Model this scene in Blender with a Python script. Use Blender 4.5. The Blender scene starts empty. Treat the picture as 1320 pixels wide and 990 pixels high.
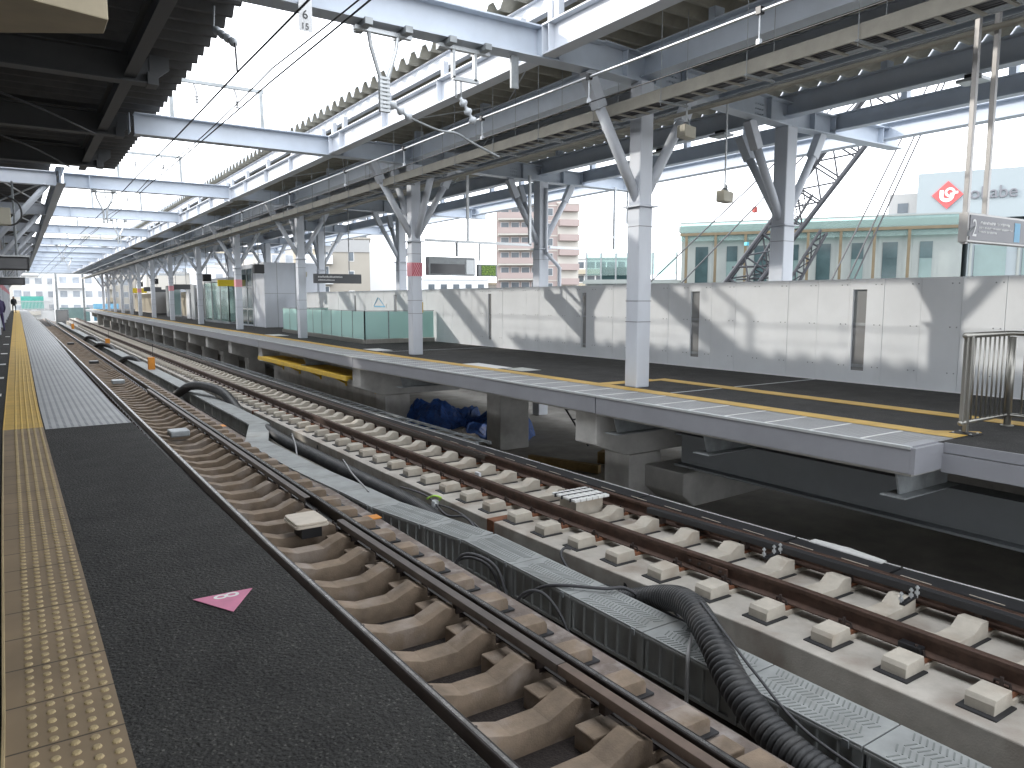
import bpy, math, random
from mathutils import Vector, Matrix
R = math.radians
random.seed(7)
S = bpy.context.scene
COL = S.collection

# ------------------------------------------------------------------ camera
CAM_H = 1.45
PITCH = math.atan(109/960)
YAW = math.atan(640*math.cos(PITCH)/960)
cd = bpy.data.cameras.new('camera'); cam = bpy.data.objects.new('camera', cd); COL.objects.link(cam)
cd.sensor_width = 36; cd.lens = 36*960/1320
cd.clip_start = .05; cd.clip_end = 3000
cam.location = (0, 0, CAM_H)
cam.rotation_euler = (R(90)-PITCH, 0, -YAW)
S.camera = cam

# ------------------------------------------------------------------ light
SUN_FROM = Vector((-3.6, 3.2, 2.0)).normalized()
EXPOSURE = .36
w = bpy.data.worlds.new('World'); S.world = w; w.use_nodes = True
nt = w.node_tree; nt.nodes.clear()
out = nt.nodes.new('ShaderNodeOutputWorld'); bg = nt.nodes.new('ShaderNodeBackground')
sky = nt.nodes.new('ShaderNodeTexSky'); sky.sky_type = 'NISHITA'; sky.sun_disc = False
sky.sun_elevation = math.asin(SUN_FROM.z); sky.sun_rotation = math.atan2(SUN_FROM.x, SUN_FROM.y)
sky.air_density = 1.0; sky.dust_density = 3.0; sky.ozone_density = 1.0
tc = nt.nodes.new('ShaderNodeTexCoord'); mp = nt.nodes.new('ShaderNodeMapping'); mp.inputs['Scale'].default_value = (1, 1, 2.6)
nz = nt.nodes.new('ShaderNodeTexNoise'); nz.inputs['Scale'].default_value = 2.2; nz.inputs['Detail'].default_value = 6
rp = nt.nodes.new('ShaderNodeValToRGB'); rp.color_ramp.elements[0].position = .3; rp.color_ramp.elements[0].color = (.72, .72, .72, 1)
rp.color_ramp.elements[1].position = .6; rp.color_ramp.elements[1].color = (.9, .9, .9, 1)
mx = nt.nodes.new('ShaderNodeMix'); mx.data_type = 'RGBA'
nt.links.new(tc.outputs['Generated'], mp.inputs[0]); nt.links.new(mp.outputs[0], nz.inputs['Vector'])
nt.links.new(nz.outputs['Fac'], rp.inputs[0]); nt.links.new(rp.outputs[0], mx.inputs['Factor'])
nt.links.new(sky.outputs[0], mx.inputs['A']); mx.inputs['B'].default_value = (21.5, 22.3, 23.4, 1)   # bright thin cloud
nt.links.new(mx.outputs['Result'], bg.inputs['Color']); bg.inputs['Strength'].default_value = .15
nt.links.new(bg.outputs[0], out.inputs[0])
sd = bpy.data.lights.new('sun', 'SUN'); sd.energy = 2.0; sd.angle = R(.9); sd.color = (1, .95, .87)
so = bpy.data.objects.new('sun', sd); COL.objects.link(so)
so.rotation_euler = (-SUN_FROM).to_track_quat('-Z', 'Y').to_euler(); so.location = (-20, 20, 30)
S.view_settings.view_transform = 'Standard'; S.view_settings.look = 'None'
S.view_settings.exposure = EXPOSURE; S.view_settings.gamma = 1; S.view_settings.use_curve_mapping = False
S.cycles.max_bounces = 8; S.cycles.transparent_max_bounces = 12

# ------------------------------------------------------------------ materials
MATS = {}
def nodes(m):
    m.use_nodes = True
    n = m.node_tree.nodes; b = n['Principled BSDF']
    return n, m.node_tree.links, b
def mat(name, col, rough=.6, metal=0, var=.12, scale=3, bump=0, bscale=60, stain=None, spec=.5, stretch=None, coat=0):
    """base colour with uneven tone at two sizes, optional stain colour and bump"""
    if name in MATS: return MATS[name]
    m = bpy.data.materials.new(name); n, L, b = nodes(m)
    b.inputs['Roughness'].default_value = rough; b.inputs['Metallic'].default_value = metal
    b.inputs['Specular IOR Level'].default_value = spec
    t = n.new('ShaderNodeTexCoord'); v = t.outputs['Object']
    g = n.new('ShaderNodeNewGeometry'); v = g.outputs['Position']
    if stretch:
        mp = n.new('ShaderNodeMapping'); mp.inputs['Scale'].default_value = stretch; L.new(v, mp.inputs[0]); v = mp.outputs[0]
    a = n.new('ShaderNodeTexNoise'); a.inputs['Scale'].default_value = scale; a.inputs['Detail'].default_value = 8; a.inputs['Roughness'].default_value = .65
    L.new(v, a.inputs['Vector'])
    r = n.new('ShaderNodeValToRGB'); e = r.color_ramp.elements
    e[0].position = .28; e[1].position = .72
    e[0].color = (*[max(0, c*(1-var*1.6)) for c in col], 1); e[1].color = (*[min(1, c*(1+var)) for c in col], 1)
    L.new(a.outputs['Fac'], r.inputs[0]); src = r.outputs[0]
    if stain:
        sc, amt, ss = stain
        q = n.new('ShaderNodeTexNoise'); q.inputs['Scale'].default_value = ss; q.inputs['Detail'].default_value = 6; L.new(v, q.inputs['Vector'])
        rr = n.new('ShaderNodeValToRGB'); rr.color_ramp.elements[0].position = .5; rr.color_ramp.elements[1].position = .72
        rr.color_ramp.elements[1].color = (amt, amt, amt, 1); L.new(q.outputs['Fac'], rr.inputs[0])
        x = n.new('ShaderNodeMix'); x.data_type = 'RGBA'; L.new(rr.outputs[0], x.inputs['Factor']); L.new(src, x.inputs['A']); x.inputs['B'].default_value = (*sc, 1)
        src = x.outputs['Result']
    L.new(src, b.inputs['Base Color'])
    mr = n.new('ShaderNodeMapRange'); mr.inputs['To Min'].default_value = max(0, rough-.12); mr.inputs['To Max'].default_value = min(1, rough+.12)
    L.new(a.outputs['Fac'], mr.inputs[0]); L.new(mr.outputs[0], b.inputs['Roughness'])
    if bump:
        bn = n.new('ShaderNodeTexNoise'); bn.inputs['Scale'].default_value = bscale; bn.inputs['Detail'].default_value = 4; L.new(g.outputs['Position'], bn.inputs['Vector'])
        bp = n.new('ShaderNodeBump'); bp.inputs['Strength'].default_value = bump; bp.inputs['Distance'].default_value = .01
        L.new(bn.outputs['Fac'], bp.inputs['Height']); L.new(bp.outputs[0], b.inputs['Normal'])
    MATS[name] = m; return m
def glass(name, col, rough=.1, trans=.8, alpha=None):
    m = bpy.data.materials.new(name); n, L, b = nodes(m)
    b.inputs['Base Color'].default_value = (*col, 1); b.inputs['Roughness'].default_value = rough
    o = n['Material Output']; tr = n.new('ShaderNodeBsdfTransparent'); tr.inputs[0].default_value = (*[min(1, c*1.1) for c in col], 1)
    mx = n.new('ShaderNodeMixShader'); mx.inputs[0].default_value = trans
    L.new(b.outputs[0], mx.inputs[1]); L.new(tr.outputs[0], mx.inputs[2]); L.new(mx.outputs[0], o.inputs[0])
    MATS[name] = m; return m

# asphalt with aggregate speckle
def asphalt(name, c, speck=.5):
    m = bpy.data.materials.new(name); n, L, b = nodes(m)
    g = n.new('ShaderNodeNewGeometry')
    a = n.new('ShaderNodeTexNoise'); a.inputs['Scale'].default_value = 2.2; a.inputs['Detail'].default_value = 12; a.inputs['Roughness'].default_value = .72; L.new(g.outputs['Position'], a.inputs['Vector'])
    r = n.new('ShaderNodeValToRGB'); r.color_ramp.elements[0].position = .3; r.color_ramp.elements[1].position = .7
    r.color_ramp.elements[0].color = (*[x*.62 for x in c], 1); r.color_ramp.elements[1].color = (*[x*1.45 for x in c], 1); L.new(a.outputs['Fac'], r.inputs[0])
    vo = n.new('ShaderNodeTexVoronoi'); vo.inputs['Scale'].default_value = 130; L.new(g.outputs['Position'], vo.inputs['Vector'])
    r2 = n.new('ShaderNodeValToRGB'); r2.color_ramp.elements[0].position = .0; r2.color_ramp.elements[0].color = (1, 1, 1, 1); r2.color_ramp.elements[1].position = .9; r2.color_ramp.elements[1].color = (.35, .35, .35, 1)
    sp = n.new('ShaderNodeSeparateColor'); L.new(vo.outputs['Color'], sp.inputs[0])
    r3 = n.new('ShaderNodeValToRGB'); r3.color_ramp.elements[0].position = .88; r3.color_ramp.elements[0].color = (1, 1, 1, 1); r3.color_ramp.elements[1].position = .98; r3.color_ramp.elements[1].color = (3, 3, 2.9, 1)
    L.new(sp.outputs[0], r3.inputs[0]); L.new(vo.outputs['Distance'], r2.inputs[0])
    m1 = n.new('ShaderNodeMix'); m1.data_type = 'RGBA'; m1.blend_type = 'MULTIPLY'; m1.inputs['Factor'].default_value = speck; L.new(r.outputs[0], m1.inputs['A']); L.new(r2.outputs[0], m1.inputs['B'])
    m2 = n.new('ShaderNodeMix'); m2.data_type = 'RGBA'; m2.blend_type = 'MULTIPLY'; m2.inputs['Factor'].default_value = .8; L.new(m1.outputs['Result'], m2.inputs['A']); L.new(r3.outputs[0], m2.inputs['B'])
    L.new(m2.outputs['Result'], b.inputs['Base Color']); b.inputs['Roughness'].default_value = .82; b.inputs['Specular IOR Level'].default_value = .3
    nb = n.new('ShaderNodeTexNoise'); nb.inputs['Scale'].default_value = 55; nb.inputs['Detail'].default_value = 5; L.new(g.outputs['Position'], nb.inputs['Vector'])
    bp = n.new('ShaderNodeBump'); bp.inputs['Strength'].default_value = 1; bp.inputs['Distance'].default_value = .02; L.new(nb.outputs['Fac'], bp.inputs['Height']); L.new(bp.outputs[0], b.inputs['Normal'])
    MATS[name] = m; return m
def gridmat(name, c1, c2, bw, rh, mortar, offset=0, rough=.6, swap=False, var=.15, bump=.4, off2=(0, 0)):
    """tile pattern on the ground plane (x lateral, y along)"""
    m = bpy.data.materials.new(name); n, L, b = nodes(m)
    g = n.new('ShaderNodeNewGeometry'); mp = n.new('ShaderNodeMapping'); mp.inputs['Location'].default_value = (off2[0], off2[1], 0)
    if swap: mp.inputs['Rotation'].default_value = (0, 0, R(90))
    L.new(g.outputs['Position'], mp.inputs[0])
    br = n.new('ShaderNodeTexBrick'); br.offset = offset; br.inputs['Scale'].default_value = 1
    br.inputs['Brick Width'].default_value = bw; br.inputs['Row Height'].default_value = rh; br.inputs['Mortar Size'].default_value = mortar; br.inputs['Mortar Smooth'].default_value = .2
    br.inputs['Color1'].default_value = (*c1, 1); br.inputs['Color2'].default_value = (*[x*.93 for x in c1], 1); br.inputs['Mortar'].default_value = (*c2, 1)
    L.new(mp.outputs[0], br.inputs['Vector'])
    a = n.new('ShaderNodeTexNoise'); a.inputs['Scale'].default_value = 2.5; a.inputs['Detail'].default_value = 8; L.new(g.outputs['Position'], a.inputs['Vector'])
    r = n.new('ShaderNodeValToRGB'); r.color_ramp.elements[0].position = .3; r.color_ramp.elements[1].position = .7; r.color_ramp.elements[0].color = (1-var*1.5,)*3+(1,); L.new(a.outputs['Fac'], r.inputs[0])
    x = n.new('ShaderNodeMix'); x.data_type = 'RGBA'; x.blend_type = 'MULTIPLY'; x.inputs['Factor'].default_value = 1; L.new(br.outputs['Color'], x.inputs['A']); L.new(r.outputs[0], x.inputs['B'])
    L.new(x.outputs['Result'], b.inputs['Base Color']); b.inputs['Roughness'].default_value = rough
    if bump:
        bp = n.new('ShaderNodeBump'); bp.inputs['Strength'].default_value = bump; bp.inputs['Distance'].default_value = .004; bp.invert = True
        L.new(br.outputs['Fac'], bp.inputs['Height']); L.new(bp.outputs[0], b.inputs['Normal'])
    MATS[name] = m; return m

asphalt('asphalt', (.042, .041, .038), .8); asphalt('asphalt_far', (.044, .043, .042), .4)
mat('steel_paint', (.58, .61, .66), .45, var=.06, scale=2.2, stain=((.40, .42, .45), .5, 1.1), stretch=(1, 1, .35))
mat('beam_paint', (.50, .55, .62), .42, var=.06, scale=2, stain=((.42, .45, .49), .5, .9))
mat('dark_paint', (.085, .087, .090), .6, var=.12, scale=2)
mat('fascia_paint', (.27, .275, .30), .45, var=.06, scale=2)
mat('galv', (.30, .32, .33), .45, .3, var=.22, scale=5, stain=((.20, .21, .21), .6, 3))
mat('girder_grey', (.14, .152, .16), .45, .2, var=.08, scale=2)
mat('galv_bright', (.55, .57, .58), .35, .5, var=.1, scale=6)
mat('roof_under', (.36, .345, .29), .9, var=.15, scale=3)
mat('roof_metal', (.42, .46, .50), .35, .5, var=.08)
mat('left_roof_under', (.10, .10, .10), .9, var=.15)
mat('concrete', (.42, .41, .39), .85, var=.14, scale=2.2, bump=.25, bscale=70, stain=((.26, .25, .23), .8, 1.6))
mat('slab_concrete', (.47, .44, .395), .85, var=.16, scale=2.6, bump=.3, bscale=60, stain=((.25, .20, .16), .8, 1.7))
mat('brown_concrete', (.232, .175, .125), .85, var=.25, scale=4, bump=.35, bscale=80, stain=((.34, .29, .25), .85, 3.2))
mat('guard_brown', (.14, .10, .078), .7, .1, var=.2, scale=5)
mat('brown_slab', (.18, .145, .125), .88, var=.25, scale=3, bump=.4, bscale=90, stain=((.36, .33, .31), .8, 5))
mat('pale_sleeper', (.49, .45, .385), .8, var=.12, scale=5, bump=.2, bscale=90, stain=((.33, .26, .2), .6, 3))
mat('rail_rust', (.080, .046, .033), .6, .25, var=.3, scale=9, bump=.2, bscale=120)
mat('rail_side', (.026, .020, .018), .38, .35, var=.3, scale=9)
mat('rail_dark', (.045, .036, .031), .5, .4, var=.3, scale=9)
mat('rail_top', (.34, .33, .32), .25, .9, var=.1, scale=10)
mat('guard_steel', (.105, .088, .078), .5, .3, var=.2, scale=4)
mat('iron', (.06, .045, .04), .6, .4, var=.3, scale=12)
mat('rust_red', (.19, .075, .035), .8, var=.3, scale=8)
mat('rubber', (.025, .025, .027), .7, var=.2)
mat('hose', (.040, .041, .043), .5, var=.25, scale=5, stain=((.09, .085, .08), .5, 4))
mat('cable', (.06, .06, .065), .5, var=.15)
mat('cable_grey', (.30, .30, .30), .5, var=.1)
mat('trough_mark', (.185, .20, .195), .7)
mat('trough', (.305, .318, .313), .7, var=.14, scale=3.5, stain=((.20, .20, .185), .7, 2.5), stretch=(1, 1, .5))
mat('gravel', (.035, .027, .024), .95, var=.5, scale=45, bump=1, bscale=60)
mat('floor_concrete', (.34, .32, .29), .9, var=.2, scale=1.5, bump=.2)
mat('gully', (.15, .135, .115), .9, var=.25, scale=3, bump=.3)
mat('yellow_steel', (.62, .40, .04), .55, var=.15, scale=4)
mat('fence_white', (.68, .705, .73), .5, var=.04, scale=1.2, stain=((.56, .58, .60), .6, .8))
mat('white', (.75, .76, .77), .5, var=.05)
mat('white_paint', (.75, .75, .73), .6, var=.1)
mat('stainless', (.36, .35, .32), .36, .85, var=.1, scale=8, stretch=(1, 1, .1))
mat('tray_beige', (.36, .34, .29), .55, var=.12)
mat('speaker_beige', (.50, .47, .38), .55, var=.08)
mat('sign_dark', (.075, .078, .085), .4, var=.05)
mat('sign_grey', (.16, .16, .18), .45, var=.04)
mat('sign_frame', (.42, .41, .40), .4, .3, var=.05)
mat('sign_yellow', (.80, .60, .03), .5, var=.04)
mat('letter_white', (.70, .70, .70), .5, var=.02)
mat('black', (.015, .015, .017), .4, var=.1)
mat('screen', (.03, .03, .035), .15, var=.05)
mat('pink', (.62, .20, .32), .6, var=.1, scale=12)
mat('warn_pink', (.72, .32, .36), .5, var=.05)
mat('warn_red', (.45, .04, .07), .5, var=.05)
mat('orange_box', (.65, .25, .03), .6, var=.12)
mat('tan_box', (.55, .47, .33), .6, var=.1)
mat('lid_beige', (.52, .46, .38), .55, var=.1, scale=6)
mat('tarp_blue', (.02, .08, .30), .6, var=.4, scale=9, bump=1, bscale=9)
mat('wood', (.30, .20, .08), .8, var=.2, scale=8)
mat('insulator', (.52, .55, .58), .25, var=.05)
mat('crane_dark', (.05, .052, .06), .5, .2, var=.15)
mat('crane_red', (.35, .05, .04), .5)
mat('crane_blue', (.12, .5, .65), .5)
mat('okabe_wall', (.27, .31, .33), .5, var=.03, scale=.4)
mat('logo_red', (.75, .09, .09), .5, var=.03)
mat('gold', (.14, .11, .065), .5, .2, var=.15, scale=2)
mat('mullion_green', (.26, .285, .275), .5, var=.06, scale=1)
mat('pane_pale', (.15, .215, .21), .12, var=.12, scale=.5)
mat('pane_dark', (.05, .085, .09), .1, var=.3, scale=.5)
mat('apt_pink', (.34, .275, .26), .8, var=.04, scale=.3); mat('apt_cream', (.50, .48, .44), .8, var=.03, scale=.3)
mat('apt_white', (.66, .67, .68), .7, var=.02, scale=.2); mat('apt_beige', (.33, .305, .265), .8, var=.05, scale=.3)
mat('apt_grey', (.34, .34, .34), .8, var=.05, scale=.3); mat('apt_tan', (.44, .39, .30), .8, var=.04, scale=.3)
mat('window_haze', (.33, .36, .40), .3, var=.2, scale=.8); mat('window_dark', (.10, .12, .14), .2, var=.2, scale=.8); mat('brick', (.33, .15, .11), .8, var=.1)  # distant window colour is lightened to stand for haze
mat('teal', (.10, .45, .38), .6); mat('sky_blue_sheet', (.22, .50, .72), .6)
mat('coat_purple', (.05, .04, .10), .8); mat('coat_black', (.02, .02, .025), .8); mat('skin', (.50, .32, .24), .6); mat('hair', (.015, .012, .01), .6)
mat('hivis', (.45, .75, .1), .6)
mat('ground', (.16, .16, .15), .9, var=.2, scale=.05)
mat('leaf', (.06, .10, .04), .8, var=.4, scale=2)
gridmat('tactile_new', (.62, .40, .085), (.36, .22, .05), .32, .32, .006, off2=(.10, 0))
gridmat('tactile_old', (.27, .195, .115), (.07, .05, .03), .8, .3225, .005, off2=(.30, .17), var=.2)
mat('stud_old', (.37, .285, .15), .6, var=.15, scale=6); mat('stud_new', (.60, .40, .08), .6, var=.1)
gridmat('dotted_grip', (.15, .16, .18), (.44, .45, .455), .072, .110, .024, offset=0, off2=(.01, 0), var=.12, bump=0)
gridmat('edge_grip', (.37, .375, .38), (.26, .265, .27), .055, .055, .009, offset=.5, var=.12, bump=.8)
gridmat('tactile_right', (.66, .42, .085), (.45, .28, .06), .30, .30, .006)
glass('green_glass', (.55, .78, .74), .35, .30); glass('slot_mesh', (.42, .42, .42), .6, .5); glass('clear_glass', (.55, .66, .64), .05, .80)
M = MATS

# ------------------------------------------------------------------ builders
class MB:
    def __init__(s): s.v = []; s.f = []; s.mi = []; s.k = 0
    def face(s, idx): s.f.append(idx); s.mi.append(s.k)
    def box(s, x0, x1, y0, y1, z0, z1):
        i = len(s.v)
        s.v += [(x0,y0,z0),(x1,y0,z0),(x1,y1,z0),(x0,y1,z0),(x0,y0,z1),(x1,y0,z1),(x1,y1,z1),(x0,y1,z1)]
        for q in ((0,3,2,1),(4,5,6,7),(0,1,5,4),(1,2,6,5),(2,3,7,6),(3,0,4,7)): s.face([i+a for a in q])
        return s
    def cbox(s, c, d): return s.box(c[0]-d[0]/2, c[0]+d[0]/2, c[1]-d[1]/2, c[1]+d[1]/2, c[2]-d[2]/2, c[2]+d[2]/2)
    def quad(s, a, b, c, d):
        i = len(s.v); s.v += [tuple(a), tuple(b), tuple(c), tuple(d)]; s.face([i, i+1, i+2, i+3]); return s
    def poly_extrude(s, pts, vec):
        """closed planar polygon pts extruded by vec"""
        i = len(s.v); n = len(pts); vec = Vector(vec)
        s.v += [tuple(p) for p in pts] + [tuple(Vector(p)+vec) for p in pts]
        s.face([i+k for k in range(n)][::-1]); s.face([i+n+k for k in range(n)])
        for k in range(n):
            k2 = (k+1) % n; s.face([i+k, i+k2, i+n+k2, i+n+k])
        return s
    def sweep(s, prof, path, cap=True):
        """prof: (lateral, up) points; path: (x,y,z) running mostly along y; profile stays upright"""
        i = len(s.v); n = len(prof)
        for j, p in enumerate(path):
            a = Vector(path[max(0, j-1)]); b = Vector(path[min(len(path)-1, j+1)]); d = (b-a); d.z = 0; d.normalize()
            r = Vector((d.y, -d.x, 0))
            for (l, u) in prof: s.v.append(tuple(Vector(p) + r*l + Vector((0, 0, u))))
        for j in range(len(path)-1):
            for k in range(n):
                k2 = (k+1) % n; s.face([i+j*n+k, i+j*n+k2, i+(j+1)*n+k2, i+(j+1)*n+k])
        if cap: s.face([i+k for k in range(n)][::-1]); s.face([i+(len(path)-1)*n+k for k in range(n)])
        return s
    def tube(s, path, r, n=10, cap=True, radii=None):
        i = len(s.v); path = [Vector(p) for p in path]; up = None
        for j, p in enumerate(path):
            d = (path[min(len(path)-1, j+1)] - path[max(0, j-1)]).normalized()
            if up is None: up = Vector((0, 0, 1)) if abs(d.z) < .9 else Vector((1, 0, 0))
            u = (up - d*up.dot(d)).normalized(); up = u; q = d.cross(u)
            rr = radii[j] if radii else r
            for k in range(n):
                a = 2*math.pi*k/n; s.v.append(tuple(p + (u*math.cos(a) + q*math.sin(a))*rr))
        for j in range(len(path)-1):
            for k in range(n):
                k2 = (k+1) % n; s.face([i+j*n+k, i+j*n+k2, i+(j+1)*n+k2, i+(j+1)*n+k])
        if cap: s.face([i+k for k in range(n)][::-1]); s.face([i+(len(path)-1)*n+k for k in range(n)])
        return s
    def bar(s, a, b, w, h=None):
        """square-section bar between two points"""
        h = h or w; a = Vector(a); b = Vector(b); d = (b-a).normalized()
        up = Vector((0, 0, 1)) if abs(d.z) < .95 else Vector((0, 1, 0))
        r = d.cross(up).normalized(); u = r.cross(d)
        return s.poly_extrude([a+r*w/2+u*h/2, a-r*w/2+u*h/2, a-r*w/2-u*h/2, a+r*w/2-u*h/2], b-a)
    def ibeam(s, a, b, h, w, tf=.025, tw=.018):
        """I section; a, b = middle of bottom flange underside"""
        a = Vector(a); b = Vector(b); d = (b-a).normalized(); r = Vector((d.y, -d.x, 0)).normalized()
        P = [(-w/2,0),(w/2,0),(w/2,tf),(tw/2,tf),(tw/2,h-tf),(w/2,h-tf),(w/2,h),(-w/2,h),(-w/2,h-tf),(-tw/2,h-tf),(-tw/2,tf),(-w/2,tf)]
        return s.sweep([(x, y) for x, y in P], [a, b])
    def lathe(s, c, prof, n=16):
        """prof: (radius, z)"""
        i = len(s.v)
        for r, z in prof:
            for k in range(n): a = 2*math.pi*k/n; s.v.append((c[0]+r*math.cos(a), c[1]+r*math.sin(a), c[2]+z))
        for j in range(len(prof)-1):
            for k in range(n):
                k2 = (k+1) % n; s.face([i+j*n+k, i+j*n+k2, i+(j+1)*n+k2, i+(j+1)*n+k])
        s.face([i+k for k in range(n)][::-1]); s.face([i+(len(prof)-1)*n+k for k in range(n)])
        return s
    def build(s, name, m, parent=None, smooth=False, bevel=0):
        me = bpy.data.meshes.new(name)
        if parent is not None: o0 = wloc(parent)
        else:
            xs = [v[0] for v in s.v]; ys = [v[1] for v in s.v]; zs = [v[2] for v in s.v]
            o0 = Vector(((min(xs)+max(xs))/2, (min(ys)+max(ys))/2, min(zs)))
        me.from_pydata([(v[0]-o0.x, v[1]-o0.y, v[2]-o0.z) for v in s.v], [], s.f)
        ms = m if isinstance(m, (list, tuple)) else [m]
        for q in ms: me.materials.append(M[q])
        me.polygons.foreach_set('material_index', s.mi)
        if smooth: me.polygons.foreach_set('use_smooth', [True]*len(s.f))
        me.update()
        o = bpy.data.objects.new(name, me); COL.objects.link(o)
        if parent is not None: o.parent = parent
        else: o.location = o0
        if bevel:
            b = o.modifiers.new('bevel', 'BEVEL'); b.width = bevel; b.segments = 2; b.limit_method = 'ANGLE'; b.angle_limit = R(40)
        return o
def wloc(o):
    p = Vector(o.location)
    while o.parent: o = o.parent; p += Vector(o.location)
    return p
def tag(o, label, cat, group=None):
    o['label'] = label; o['category'] = cat
    if group: o['group'] = group
    return o
def thing(name, label, cat, loc, group=None):
    o = bpy.data.objects.new(name, None); COL.objects.link(o); o.location = loc; o.empty_display_size = .2
    return tag(o, label, cat, group)
def struct(o): o['kind'] = 'structure'; return o
KIDS = {}
def dup(root, loc, label=None, group=None):
    r = root.copy(); COL.objects.link(r); r.location = loc
    if label: r['label'] = label
    if group: r['group'] = group
    for ch in root.children:
        c = ch.copy(); COL.objects.link(c); c.parent = r
        for g in ch.children:
            d = g.copy(); COL.objects.link(d); d.parent = c
    return r
def text(body, size, m, name, parent, mtx, depth=.004, align='LEFT'):
    cu = bpy.data.curves.new(name, 'FONT'); cu.body = body; cu.size = size; cu.extrude = depth; cu.align_x = align
    t = bpy.data.objects.new('t', cu); COL.objects.link(t); bpy.context.view_layer.update()
    dg = bpy.context.evaluated_depsgraph_get(); me = bpy.data.meshes.new_from_object(t.evaluated_get(dg))
    bpy.data.objects.remove(t)
    me.transform(mtx)
    if parent: me.transform(Matrix.Translation(-wloc(parent)))
    me.materials.clear(); me.materials.append(M[m])
    o = bpy.data.objects.new(name, me); COL.objects.link(o)
    if parent: o.parent = parent
    return o
def frame_mtx(o, x, y):
    """matrix with text x along x, text up along y"""
    x = Vector(x).normalized(); y = Vector(y).normalized(); z = x.cross(y)
    return Matrix(((x.x, y.x, z.x, o[0]), (x.y, y.y, z.y, o[1]), (x.z, y.z, z.z, o[2]), (0, 0, 0, 1)))
def lerp(tab, y):
    if y <= tab[0][0]: return tab[0][1]
    for (a, p), (b, q) in zip(tab, tab[1:]):
        if y <= b: return p + (q-p)*(y-a)/(b-a)
    return tab[-1][1]
def ys(a, b, st):
    r = []; y = a
    while y < b-1e-6: r.append(y); y += st
    return r + [b]
def catmull(pts, n=8):
    P = [Vector(p) for p in pts]; o = []
    for i in range(len(P)-1):
        p0 = P[max(0, i-1)]; p1 = P[i]; p2 = P[i+1]; p3 = P[min(len(P)-1, i+2)]
        for k in range(n):
            t = k/n; o.append(.5*((2*p1)+(p2-p0)*t+(2*p0-5*p1+4*p2-p3)*t*t+(3*p1-p0-3*p2+p3)*t**3))
    return o + [P[-1]]

RAILZ = -1.17
s1 = lambda y: lerp([(0, .08), (3, .07), (8, 0), (40, .02), (130, .15)], y)
s2 = lambda y: lerp([(0, .34), (3.5, .33), (5, .24), (7, .08), (13, 0), (60, .05), (95, .35), (150, .9)], y)
PE = lambda y: lerp([(3.85, 7.25), (12, 7.2), (18, 7.05), (28, 7.25), (50, 7.45), (85, 8.0), (130, 8.7)], y)   # right platform edge
T1 = (2.12, 3.19); T2 = (5.53, 6.53)
YF = 112   # how far the tracks are built

# ------------------------------------------------------------------ ground and decks (setting)
struct(MB().box(-900, 900, -600, 1400, -8.4, -8).build('ground', 'ground'))
struct(MB().box(-10, 17.5, -14, 135, -2.35, -2.05).build('viaduct_deck', 'floor_concrete'))
# left platform: body, asphalt, grip area
LE = [(-14, 1.15), (1.85, 1.144), (3, 1.13), (5, 1.104), (8.3, 1.079), (9.4, 1.065), (12, 1.04), (20, 1.06), (32, 1.15), (70, 1.20), (120, 1.25)]
b = MB(); b.sweep([(-9, -.35), (0, -.35), (0, -.01), (-9, -.01)], [(x, y, 0) for y, x in LE]); struct(b.build('left_platform_slab', 'concrete'))
def strip_sheet(lx, rx, z, Y, th=.004):
    b = MB()
    for a, c in zip(Y, Y[1:]):
        b.quad((lx(a), a, z), (rx(a), a, z), (rx(c), c, z), (lx(c), c, z))
    return b
ex = lambda y: lerp(LE, y)
YY = ys(-14, 120, 2)
struct(strip_sheet(lambda y: ex(y)-9, lambda y: ex(y)+.003, 0, YY).build('left_platform_asphalt', 'asphalt'))
sl = lambda y: lerp([(0, -.12), (3, -.13), (6, -.17), (10, -.21), (20, -.215), (120, -.25)], y)
sr = lambda y: lerp([(0, .235), (3, .22), (6, .20), (9.6, .175), (12, .165), (20, .185), (60, .27), (120, .33)], y)
o = strip_sheet(lambda y: sr(y)+.015, lambda y: ex(y)-.008, .004, [9.75, 10.5, 12, 14, 17, 20, 25, 32, 40, 50, 60, 70, 80, 100, 119]).build('grip_surface', 'dotted_grip')
tag(o, 'pale grey dotted anti-slip sheet along the left platform edge beyond the dark asphalt', 'grip sheet')
t = thing('tactile_paving', 'worn brown yellow tactile tiles with five rows of studs, nearest part of left platform strip', 'tactile paving', (0, 3, 0))
b = strip_sheet(sl, sr, .008, ys(-6, 9.9, 1)); b.k = 1
y = 1.6
while y < 9.9:
    for k in range(5):
        x = sr(y) - .034 - k*.0575
        b.lathe((x, y, .008), [(.0155, 0), (.0135, .0045), (.009, .0062)], 10 if y < 5 else 6)
    y += .0645 if True else 0
b.build('tile_strip', ['tactile_old', 'stud_old'], t, smooth=False)
b = MB(); b.sweep([(-.006, 0), (.006, 0), (.004, .006), (-.004, .006)], [(sl(y)+.005, y, .008) for y in ys(-6, 9.9, 1)]); b.build('guide_bar', 'stud_old', t)
t = thing('tactile_paving', 'bright yellow tactile tiles running away along the left platform beside the grip sheet', 'tactile paving', (0, 20, 0))
b = strip_sheet(sl, sr, .008, ys(9.9, 119, 2)); b.k = 1
for k in range(5):
    pth = [(sr(y)-.034-k*.0575, y, .009) for y in ys(9.9, 119, 4)]
    b.sweep([(-.010, 0), (.010, 0), (.006, .0045), (-.006, .0045)], pth)
b.build('tile_strip', ['tactile_new', 'stud_new'], t)
b = MB(); b.sweep([(-.006, 0), (.006, 0), (.004, .006), (-.004, .006)], [(sl(y)+.005, y, .008) for y in ys(9.9, 119, 4)]); b.build('guide_bar', 'stud_new', t)
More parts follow.
